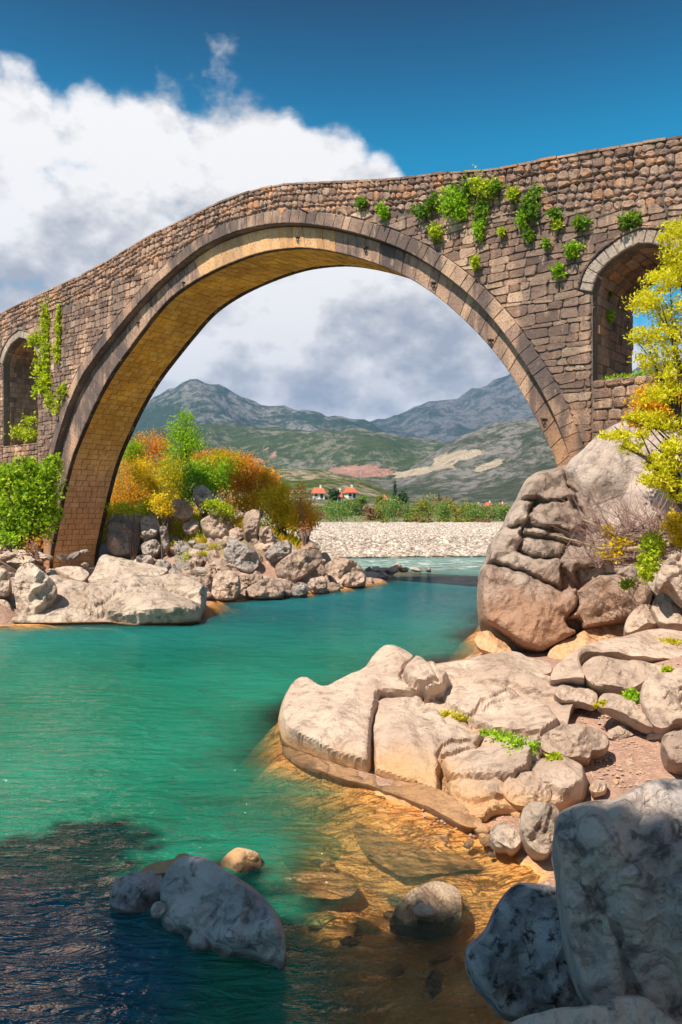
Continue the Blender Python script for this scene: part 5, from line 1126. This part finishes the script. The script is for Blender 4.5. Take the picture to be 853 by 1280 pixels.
for nm_, mt_, n_, lab_ in (('undergrowth', 'olive', 16000, 'low yellow green weeds covering the mound'), ('dry_grass', 'amber', 9000, 'dry golden grass on the mound')):
    X_ = rg.uniform(-26, 0, n_*2); Y_ = rg.uniform(36, 62, n_*2); H_ = ground_h(X_, Y_); ok = (H_ > 1.3) & (poly_dist(X_, Y_, MOUND) > 1.2); C_ = np.stack([X_, Y_, H_], -1)[ok][:n_]
    n_ = len(C_); d_ = rg.normal(size=(n_, 3))*.5; d_[:, 2] = abs(d_[:, 2])+.9; e_ = rg.normal(size=(n_, 3))*.025; L_ = rg.uniform(.08, .34, (n_, 1))
    V = np.stack([C_-e_, C_+e_, C_+d_*L_+e_*.2, C_+d_*L_*.6-e_*1.5], 1).reshape(-1, 3); o = mesh_obj(nm_, V, np.arange(4*n_).reshape(n_, 4), L[mt_]); tag(o, lab_, None, None, 'stuff')
# lime shrub on the right, close to the camera side of the bridge
LC = [(842, 290, 16, 16), (870, 330, 40, 30), (830, 352, 26, 14), (812, 385, 24, 18), (850, 395, 26, 24), (800, 420, 16, 10), (830, 430, 30, 18), (808, 452, 16, 10), (845, 470, 24, 22), (825, 495, 24, 12), (900, 440, 40, 60), (860, 530, 26, 16), (820, 530, 20, 12), (800, 522, 18, 8)]
LC2 = [(770, 545, 18, 7), (790, 560, 14, 8), (820, 580, 16, 12), (845, 570, 16, 24), (832, 600, 20, 12), (850, 615, 16, 14), (812, 600, 12, 8), (900, 590, 40, 50), (840, 560, 14, 10), (800, 545, 10, 6)]
bp = (7.6, 14.2, gh(7.6, 14.2))
def lime(label, cl, Y, n, base, per):
    root = empty('lime_shrub', base); tag(root, label, 'shrub', 'lime leaved shrubs by the opening')
    c = pc(cl, Y, .9); V, Fc = leaf_cloud(c, n, .08, tight=.21, sub=13, aspect=.42, up=.5); child_mesh('foliage', V, Fc, L['lime'], root)
    ge = Geo(); stems(ge, base, c, .05, per); ge.build('stems', BKD, root, usetone=False)
lime('tall bright lime leaved shrub in front of the arched opening', LC, 14.6, 17000, (7.4, 14.8, 2.4), 2)
lime('lower lime branch spreading in front of the smooth grey dome', LC2, 13.4, 9500, (7.2, 13.8, 1.8), 2)
plant('brown_bush', 'amber brown bush on the dome under the lime shrub', 'bush', gpt(830, 540, 16.4), pc([(815, 508, 24, 20), (840, 500, 20, 18), (800, 525, 14, 10)], 16.4), 4200, .09, 'amber', r0=.02, per=5)
plant('sill_tuft', 'low weeds growing along the sill inside the tall opening', 'plant', B(WR_IN[0][0]+.7, .6, WR_Z), [(B(WR_IN[0][0]+.5, .6, WR_Z+.07), (.4, .2, .09)), (B(WR_IN[0][0]+1.1, .5, WR_Z+.08), (.3, .2, .1))], 320, .09, 'green', r0=.008)
# bare twigs over the great boulder
ge = Geo(); root = empty('bare_twigs', gpt(850, 690, 14.6)); tag(root, 'tangle of leafless purple brown twigs spreading over the cracked boulder', 'shrub')
rt = random.Random(3); base = Vector(gpt(880, 700, 14.6))
for k in range(230):
    x, y = rt.uniform(690, 860), rt.uniform(585, 700)
    if y < 600 and rt.random() < .6: continue
    Yd = 15.6+rt.uniform(-.9, .7); st = Vector(gpt(rt.uniform(735, 900), rt.uniform(655, 705), 15.3+rt.uniform(-.4, .4))); en = Vector(gpt(x, y, Yd)); pts = []
    for i in range(6):
        t_ = i/5; pts.append(st.lerp(en, t_)+Vector((rt.uniform(-1, 1), rt.uniform(-1, 1), rt.uniform(-1, 1)))*.06*(i > 0)-Vector((0, 0, .25))*math.sin(t_*math.pi))
    r0 = rt.uniform(.006, .017); ge.tube(pts, [r0*(1-.8*i/5) for i in range(6)], 3)
    for q in range(3):
        a = pts[rt.choice((2, 3, 4))]; b = a+Vector((rt.uniform(-.35, .2), rt.uniform(-.2, .2), rt.uniform(.0, .45))); ge.tube([a, a.lerp(b, .5)+Vector((.02, 0, .02)), b], [r0*.5, r0*.35, r0*.15], 3)
ge.build('twigs', TW, root, usetone=False); ge = Geo()
ge.tube([gpt(900, 692, 14.4), gpt(840, 680, 14.6), gpt(790, 686, 15), gpt(750, 686, 15.2), gpt(720, 676, 15.3), gpt(690, 668, 15.4)], [.06, .055, .045, .035, .02, .01], 7)
ge.tube([gpt(870, 690, 14.5), gpt(820, 672, 14.9), gpt(770, 668, 15.2), gpt(730, 650, 15.4), gpt(712, 640, 15.4)], [.045, .035, .025, .018, .008], 6)
ge.build('branch', TWD, root, usetone=False)
for lab, cl, Y, n, mt in (('yellow tuft caught among the bare twigs, nearest the water', [(765, 690, 14, 8), (775, 680, 12, 6)], 15.2, 800, 'yellow'), ('yellow green hanging clump beside the rough pale rock', [(812, 700, 10, 16), (818, 680, 12, 10), (808, 716, 6, 10)], 14.2, 1500, 'ivy'), ('tiny bright green plant on the face of the cracked boulder', [(785, 730, 8, 5)], 15.9, 160, 'fig'),
                          ('golden leaves between the bare twigs and the lime branch', [(845, 655, 10, 12), (850, 675, 10, 8)], 14.2, 700, 'yellow'), ('small yellow plant at the top of the twig tangle', [(762, 662, 7, 5)], 15.3, 160, 'yellow')):
    plant('twig_plant', lab, 'plant', gpt(cl[0][0], cl[0][1]+cl[0][3], Y), pc(cl, Y), n, .085, mt, r0=.008)
from mathutils.bvhtree import BVHTree
_lb = []
for o_ in list(bpy.data.objects):
    if o_.name.split('.')[0] in ('limestone_ledge', 'sloping_slab', 'pale_slab', 'dark_topped_rock', 'middle_slab', 'long_stone', 'round_rock'):
        l_ = o_.location; _lb.append(BVHTree.FromPolygons([tuple(v.co+l_) for v in o_.data.vertices], [p_.vertices[:] for p_ in o_.data.polygons]))
def on_ledge(x, y):
    d = (px(x, y, 1)-Vector((0, 0, CAM_H))).normalized(); best = march(x, y)
    for b_ in _lb:
        h = b_.ray_cast(Vector((0, 0, CAM_H)), d)
        if h[0] is not None: best = min(best, h[0].y)
    return best
# plants on the ledge
for lab, cl, mt in (('strip of low green plants between the middle slab and low slab', [(612, 916, 8, 4), (628, 921, 12, 5), (648, 929, 14, 6), (664, 934, 10, 5)], 'green'), ('little green sprig beside the dark topped rock', [(693, 948, 5, 3)], 'ivy'), ('reddish green weed at the edge of the long narrow stone', [(756, 888, 7, 5), (752, 880, 5, 3)], 'olive'), ('green sprout between the pale slab and round rock', [(791, 870, 7, 5)], 'green'), ('yellowish moss strip on the broad sloping slab', [(838, 802, 10, 2.5)], 'olive'), ('small sprout near the end of the pale slab', [(834, 838, 4, 2)], 'ivy'), ('faint green plants in the seam behind the ledge block', [(575, 897, 8, 3), (560, 893, 5, 2)], 'olive')):
    Y = on_ledge(cl[0][0], cl[0][1]+3); cl = [(a, b, c_, d_, on_ledge(a, b+d_)+.05) for a, b, c_, d_ in cl]; p = px(cl[0][0], cl[0][1]+3, Y); root = empty('ledge_plant', p); tag(root, lab, 'plant')
    V, Fc = leaf_cloud([(c[0], c[1], c[1][0]) for c in pc(cl, Y, .8)], 90*len(cl)+200, .05, tight=.45, sub=8, aspect=.6); child_mesh('foliage', V, Fc, L[mt], root)
    ge = Geo()
    for c in pc(cl, Y, .5): ge.tube([(c[0][0], c[0][1], c[0][2]-.1), c[0]], [.008, .004], 3)
    ge.build('stems', BK, root, usetone=False)

# ------------------------------------------------------------------ far bank: pebbles, shrubs, houses, cypresses
PEB, t = material('river_pebble'); geo = t.node('ShaderNodeNewGeometry')
t.put(t.bs.inputs['Base Color'], t.ramp(geo.outputs['Random Per Island'], [(0, (.20, .16, .135)), (.4, (.36, .29, .235)), (.75, (.46, .39, .33)), (1, (.62, .56, .49))])); t.bs.inputs['Roughness'].default_value = .9
def pebbles(name, n, xr, yr, smin, smax, mat, cond=None):
    V0, F0_ = ICO[2]; V0 = V0[:]; bmV = []; base = np.array(V0); octa = np.array([(1, 0, 0), (0, 1, 0), (-1, 0, 0), (0, -1, 0), (0, 0, 1), (0, 0, -.6)]); of = [(0, 1, 4), (1, 2, 4), (2, 3, 4), (3, 0, 4), (1, 0, 5), (2, 1, 5), (3, 2, 5), (0, 3, 5)]
    ge = []; fc = []; c = 0; X = rg.uniform(*xr, n*3); Y = yr[0]+(yr[1]-yr[0])*rg.uniform(0, 1, n*3)**1.3; H = ground_h(X, Y)
    for x, y, h in zip(X, Y, H):
        if h < -.04 or (cond and not cond(x, y, h)): continue
        s = rg.uniform(smin, smax); a = rg.uniform(0, 6.28); sc = np.array([s*rg.uniform(.8, 1.4), s, s*.6]); P = octa*sc*(1+rg.uniform(-.2, .2, (6, 1)))
        R_ = np.array([[math.cos(a), -math.sin(a), 0], [math.sin(a), math.cos(a), 0], [0, 0, 1]]); P = P@R_.T+np.array([x, y, h+s*.15]); b = len(ge)*6; ge.append(P); fc += [tuple(b+i for i in f) for f in of]; c += 1
        if c >= n: break
    o = mesh_obj(name, np.vstack(ge), fc, mat); tag(o, kind='stuff'); return o
pb = pebbles('pebbles', 30000, (-8, 45), (53, 128), .08, .26, PEB, lambda x, y, h: h > -.02 and (x-CX*0)/y*F+CX < 720)
tag(pb, 'pale river cobbles covering the far gravel bank', None)
PEB2 = simple_mat('beach_gravel', (.42, .28, .21), .9, .4, 12, .3, .01)
pb = pebbles('gravel', 6500, (.8, 6.5), (5.5, 13), .008, .03, PEB2, lambda x, y, h: h > -.03); tag(pb, 'fine brown gravel of the beach', None)
pb = pebbles('islet_gravel', 2500, (1.5, 16), (41.5, 49), .06, .2, PEB, lambda x, y, h: h > -.25); tag(pb, 'cobbles of the bar by the rapids', None)
FG = 'shrubs along the far gravel bank'
rf = random.Random(9)
def far_bush(x, yb, w, h, Y, mt, label, group=FG, name='bank_shrub', cat='shrub'):
    p = px(x, yb, Y); z = gh(p.x, p.y); W_ = w/F*Y; H_ = h/F*Y
    cl = [((p.x+rf.uniform(-.6, .6)*W_, p.y+rf.uniform(-.3, .6)*W_, z+H_*rf.uniform(.3, .75)), (W_*rf.uniform(.3, .55), W_*.4, H_*rf.uniform(.2, .35))) for _ in range(6)]+[((p.x, p.y, z+H_*.3), (W_*.8, W_*.5, H_*.3))]
    root = empty(name, (p.x, p.y, z)); tag(root, label, cat, group)
    V, Fc = leaf_cloud(cl, int(900+w*h*.6), Y*.0022, tight=.32, sub=9, aspect=.7); child_mesh('foliage', V, Fc, L[mt], root)
    ge = Geo(); stems(ge, (p.x, p.y, z-.1), cl[:3], .0006*Y, 1, n=4); ge.build('stems', BK, root, usetone=False)
spec = [(428, 657, 24, 27, 132, 'far', 'roundest deep green shrub at the near end of the bank'), (392, 655, 18, 22, 138, 'farrust', 'rust brown shrub behind the golden bush'), (462, 655, 12, 20, 150, 'farrust', 'rusty shrub between the two biggest green shrubs'), (495, 657, 26, 32, 140, 'far', 'widest green shrub at the middle of the bank'), (478, 655, 14, 20, 150, 'faryel', 'yellow green shrub beside the widest green shrub'),
        (528, 656, 20, 30, 145, 'faryel', 'tall yellow green shrub past the widest shrub'), (552, 657, 16, 24, 138, 'far', 'blue green shrub in the middle of the bank'), (572, 656, 18, 28, 148, 'faryel', 'pale yellow shrub toward the great boulder'), (595, 657, 18, 22, 140, 'far', 'green shrub close to the great boulder'), (612, 655, 16, 20, 150, 'farrust', 'rusty low shrub close to the great boulder'), (630, 656, 16, 22, 146, 'far', 'green shrub partly behind the great boulder')]
for x, yb, w, h, Y, mt, lab in spec: far_bush(x, yb, w, h, Y, mt, lab)
for i in range(34):
    x = rf.uniform(360, 660); Y = rf.uniform(155, 240); far_bush(x, 652, rf.uniform(8, 16), rf.uniform(12, 24), Y, rf.choice(['far', 'far', 'faryel', 'farrust']), 'green or rusty tree in the belt behind the gravel bank', 'trees in the belt behind the gravel bank', 'belt_tree', 'tree')
for i in range(14):
    x = rf.uniform(480, 640); far_bush(x, 657, rf.uniform(4, 8), rf.uniform(3, 6), rf.uniform(122, 130), rf.choice(['faryel', 'farrust']), 'low dry clump at the edge of the gravel bank', 'low clumps at the edge of the gravel bank', 'gravel_clump', 'shrub')
for i in range(26):      # beyond the frame the belt goes on
    x = rf.choice([rf.uniform(-250, 130), rf.uniform(680, 1300)]); Y = rf.uniform(150, 230); far_bush(x, 652, rf.uniform(12, 22), rf.uniform(16, 28), Y, rf.choice(['far', 'faryel']), 'tree in the belt behind the gravel bank, beyond the bridge piers', 'trees beyond the bridge piers', 'belt_tree', 'tree')
from mathutils.bvhtree import BVHTree
_hill = bpy.data.objects['low_hill']; _bv = BVHTree.FromPolygons([v.co[:] for v in _hill.data.vertices], [p.vertices[:] for p in _hill.data.polygons])
def on_hill(x, y, Y):
    d = px(x, y, 1)-Vector((0, 0, CAM_H)); h = _bv.ray_cast(Vector((0, 0, CAM_H)), d.normalized())
    return h[0].y*.985 if h[0] is not None and h[0].y < 620 else Y
def cypress(x, yt, yb, w, Y, label, mt='dark'):
    Y = on_hill(x, yb, Y); p0, p1 = px(x, yb, Y), px(x, yt, Y); H = p1.z-p0.z; root = empty('cypress_tree', p0); tag(root, label, 'tree', None)
    cl = [((p0.x, p0.y, p0.z+H*t_), (w/F*Y*(1.05-t_**2)*.8, w/F*Y*(1.05-t_**2)*.8, H*.12)) for t_ in (.15, .35, .55, .75, .92)]
    V, Fc = leaf_cloud(cl, 1200, Y*.0018, tight=.4, sub=8); child_mesh('crown', V, Fc, L[mt], root)
    ge = Geo(); ge.tube([p0-Vector((0, 0, .5)), p0+Vector((0, 0, H*.8))], [w/F*Y*.2, w/F*Y*.05], 6); ge.build('trunk', BK, root, usetone=False)
cypress(494, 601, 634, 3.2, 255, 'slender dark cypress standing above the shrub belt')
cypress(549, 619, 640, 3, 300, 'smaller dark cypress nearer the great boulder')
def round_tree(x, yt, yb, w, Y, label, mt='dark'):
    Y = on_hill(x, yb, Y); p0, p1 = px(x, yb, Y), px(x, yt, Y); H = p1.z-p0.z; root = empty('broadleaf_tree', p0); tag(root, label, 'tree'); r = w/F*Y
    cl = [((p0.x+rf.uniform(-.5, .5)*r, p0.y+rf.uniform(-.4, .4)*r, p0.z+H*rf.uniform(.4, .8)), (r*.55, r*.5, H*.25)) for _ in range(7)]
    V, Fc = leaf_cloud(cl, 1500, Y*.0022, tight=.34, sub=8, aspect=.7); child_mesh('crown', V, Fc, L[mt], root); ge = Geo(); stems(ge, p0, cl[:4], .0008*Y, 1); ge.build('trunk', BK, root, usetone=False)
round_tree(503, 615, 634, 8, 262, 'dark tree beside the slender cypress'); round_tree(418, 612, 634, 7, 235, 'dark green tree between the two red roofed houses'); round_tree(452, 618, 637, 9, 230, 'green tree before the houses with orange roofs', 'far'); round_tree(478, 620, 640, 8, 240, 'olive tree beside the unfinished house', 'faryel')
# houses
WALL = simple_mat('white_render', (.72, .69, .64), .9, .08, 2, .1, .02); ROOF = simple_mat('red_roof_tile', (.52, .13, .06), .9, .25, 5, .5, .08); GLASS = simple_mat('window_glass', (.03, .035, .045), .2, .2, 2, .0, .01); CONC = simple_mat('bare_concrete', (.40, .30, .24), .9, .2, 3, .2, .03); FRM = simple_mat('white_frame', (.7, .7, .7), .6, .05)
def house(x, yb, w, hh, Y, label, rh=.9, rz=0.15, floors=1, deep=7):
    Y = on_hill(x, yb, Y); p = px(x, yb, Y); wx_, wy_, hz = w*.78/F*Y/2, deep*.35, hh*.72/F*Y/2; root = empty('house', p); tag(root, label, 'house', 'houses beyond the gravel bank')
    ca, sa = math.cos(rz), math.sin(rz); T = lambda a, b, c: (p.x+a*ca-b*sa, p.y+wy_+a*sa+b*ca, p.z+c)
    ge = Geo(); ge.box((p.x, p.y+wy_, p.z+hz-1), (wx_, wy_, hz+1), rz); ge.build('wall', WALL, root, usetone=False)
    ov = .5; a, b, zt = wx_+ov, wy_+ov, 2*hz; H = rh*b*.75; ge = Geo()
    V = [T(-a, -b, zt), T(a, -b, zt), T(a, b, zt), T(-a, b, zt), T(-a*.62, 0, zt+H), T(a*.62, 0, zt+H)]+[T(-a, -b, zt-.25), T(a, -b, zt-.25), T(a, b, zt-.25), T(-a, b, zt-.25)]
    ge.add(V, [(0, 1, 5, 4), (1, 2, 5), (2, 3, 4, 5), (3, 0, 4), (6, 7, 1, 0), (7, 8, 2, 1), (8, 9, 3, 2), (9, 6, 0, 3), (9, 8, 7, 6)]); rf_ = ge.build('roof', ROOF, root, usetone=False)
    ge = Geo(); q = T(a*.3, 0, zt+H); ge.box((q[0], q[1], q[2]+.2), (.3, .3, .7), rz); ch = ge.build('chimney', WALL, root, usetone=False)
    nw = max(2, int(wx_*2/2.6))
    for f in range(floors):
        for i in range(nw):
            cx_ = -wx_+(i+.5)*2*wx_/nw; zc = (f+.52)*2*hz/floors; s_ = .5; isd = (f == 0 and i == nw//2)
            ge = Geo(); c = T(cx_, -wy_-.03, zc-(.35 if isd else 0)); ge.box(c, (s_, .05, min(.9, hz/floors*.62)+(.3 if isd else 0)), rz); o = ge.build('door' if isd else 'window', GLASS, root, usetone=False)
            ge = Geo(); c = T(cx_, -wy_-.06, zc-min(.9, hz/floors*.62)-.08-(.65 if isd else 0)); ge.box(c, (s_+.15, .12, .06), rz); ge.build('sill', FRM, root, usetone=False)
house(398, 622, 18, 8, 300, 'white house with broad red roof nearest the golden bush', rz=.1)
house(423, 626, 13, 7, 290, 'white house with low orange roof beside the dark tree', rz=-.1)
house(438, 622, 14, 9, 300, 'house with the higher red hipped roof in the middle', rz=.3)
house(612, 636, 10, 5, 420, 'distant red roofed house close to the great boulder', rz=.1); house(628, 637, 9, 5, 430, 'most distant red roofed house half hidden by the great boulder', rz=-.1); house(598, 637, 7, 4, 420, 'tiny distant red roofed house above the shrub belt', rz=.2)
p = px(485, 637, on_hill(485, 637, 250)); root = empty('unfinished_house', p); tag(root, 'unfinished concrete house frame with a small red roof beside the cypress', 'house'); ge = Geo()
for a in (-2.2, -.8, .8, 2.2):
    for b in (0, 5): 
        g2 = Geo(); g2.box((p.x+a, p.y+b, p.z+1.6), (.15, .15, 1.9)); g2.build('column', CONC, root, usetone=False)
for zz in (0.1, 1.7, 3.2): g2 = Geo(); g2.box((p.x, p.y+2.5, p.z+zz), (2.6, 2.9, .14)); g2.build('floor_slab', CONC, root, usetone=False)
ge.add([(p.x-2.5, p.y-.3, p.z+3.36), (p.x+.3, p.y-.3, p.z+3.36), (p.x+.3, p.y+4, p.z+3.36), (p.x-2.5, p.y+4, p.z+3.36), (p.x-1.1, p.y+1.9, p.z+5.0)], [(0, 1, 4), (1, 2, 4), (2, 3, 4), (3, 0, 4), (3, 2, 1, 0)]); ge.build('roof', ROOF, root, usetone=False)
# unseen road bridge added behind the camera to shade the near water and boulders
CB = simple_mat('shade_bridge_concrete', (.42, .40, .37), .9, .15, 1.5, .2, .03)
DA = Vector((4.1, -1.75, 0)).normalized(); DN = Vector((DA.y, -DA.x, 0)); DN = DN if DN.y < 0 else -DN; ZD = 15.0
E0 = Vector((-1.0, 6.15, 0))+Vector((SUN_H.x, SUN_H.y, 0)).normalized()*(ZD/math.tan(R(SUN_EL)))
root = empty('shade_bridge', (E0.x-10, E0.y-3, 0)); tag(root, 'concrete road bridge added out of the picture to shade the near shore', 'bridge')
def along(a, b, z): return (E0+DA*a+DN*b+Vector((0, 0, z)))
def bar(name, a0, a1, b0, b1, z0, z1):
    V = [along(a, b, z) for z in (z0, z1) for a, b in ((a0, b0), (a1, b0), (a1, b1), (a0, b1))]; o = child_mesh(name, V, [(3, 2, 1, 0), (4, 5, 6, 7), (0, 1, 5, 4), (1, 2, 6, 5), (2, 3, 7, 6), (3, 0, 4, 7)], CB, root); fixn(o)
bar('deck', -50, 30, 0, 12, ZD-.9, ZD); bar('kerb', -50, 30, 0.003, .3, ZD+.003, ZD+.25); bar('kerb', -50, 30, 11.7, 11.997, ZD+.003, ZD+.25)
for a in (-30, 22): bar('pier', a, a+1.4, 4, 9, -4, ZD-.903)

cl = []  # leaf clumps added along the unseen deck edge to roughen its shadow
for k in range(46):
    a_ = random.uniform(-16, 14); c_ = along(a_, random.uniform(-.5, .2), ZD-random.uniform(0, .6)); r_ = random.uniform(.2, .6); cl.append((tuple(c_), (r_, r_*.6, r_*.7), r_*r_))
V, Fc = leaf_cloud(cl, 9000, .26, tight=.35, sub=8, aspect=.8); root = empty('shade_edge_leaves', along(0, 0, ZD)); tag(root, 'leaf clumps added out of the picture to break up the shadow edge', 'creeper'); child_mesh('foliage', V, Fc, L['fern'], root)
# ------------------------------------------------------------------ air
mh = bpy.data.materials.new('thin_haze'); mh.use_nodes = True; t = NT(mh.node_tree); t.n.clear()
pv = t.node('ShaderNodeVolumePrincipled'); pv.inputs['Color'].default_value = (.24, .52, 1.0, 1); pv.inputs['Density'].default_value = 0.000062; pv.inputs['Anisotropy'].default_value = .2
o = t.node('ShaderNodeOutputMaterial'); t.l.new(pv.outputs[0], o.inputs['Volume'])
ge = Geo(); ge.box((0, 4950, 745), (14500, 6450, 750)); hz = ge.build('haze', mh, None, usetone=False); tag(hz, kind='stuff')
scene.cycles.volume_step_rate = 10
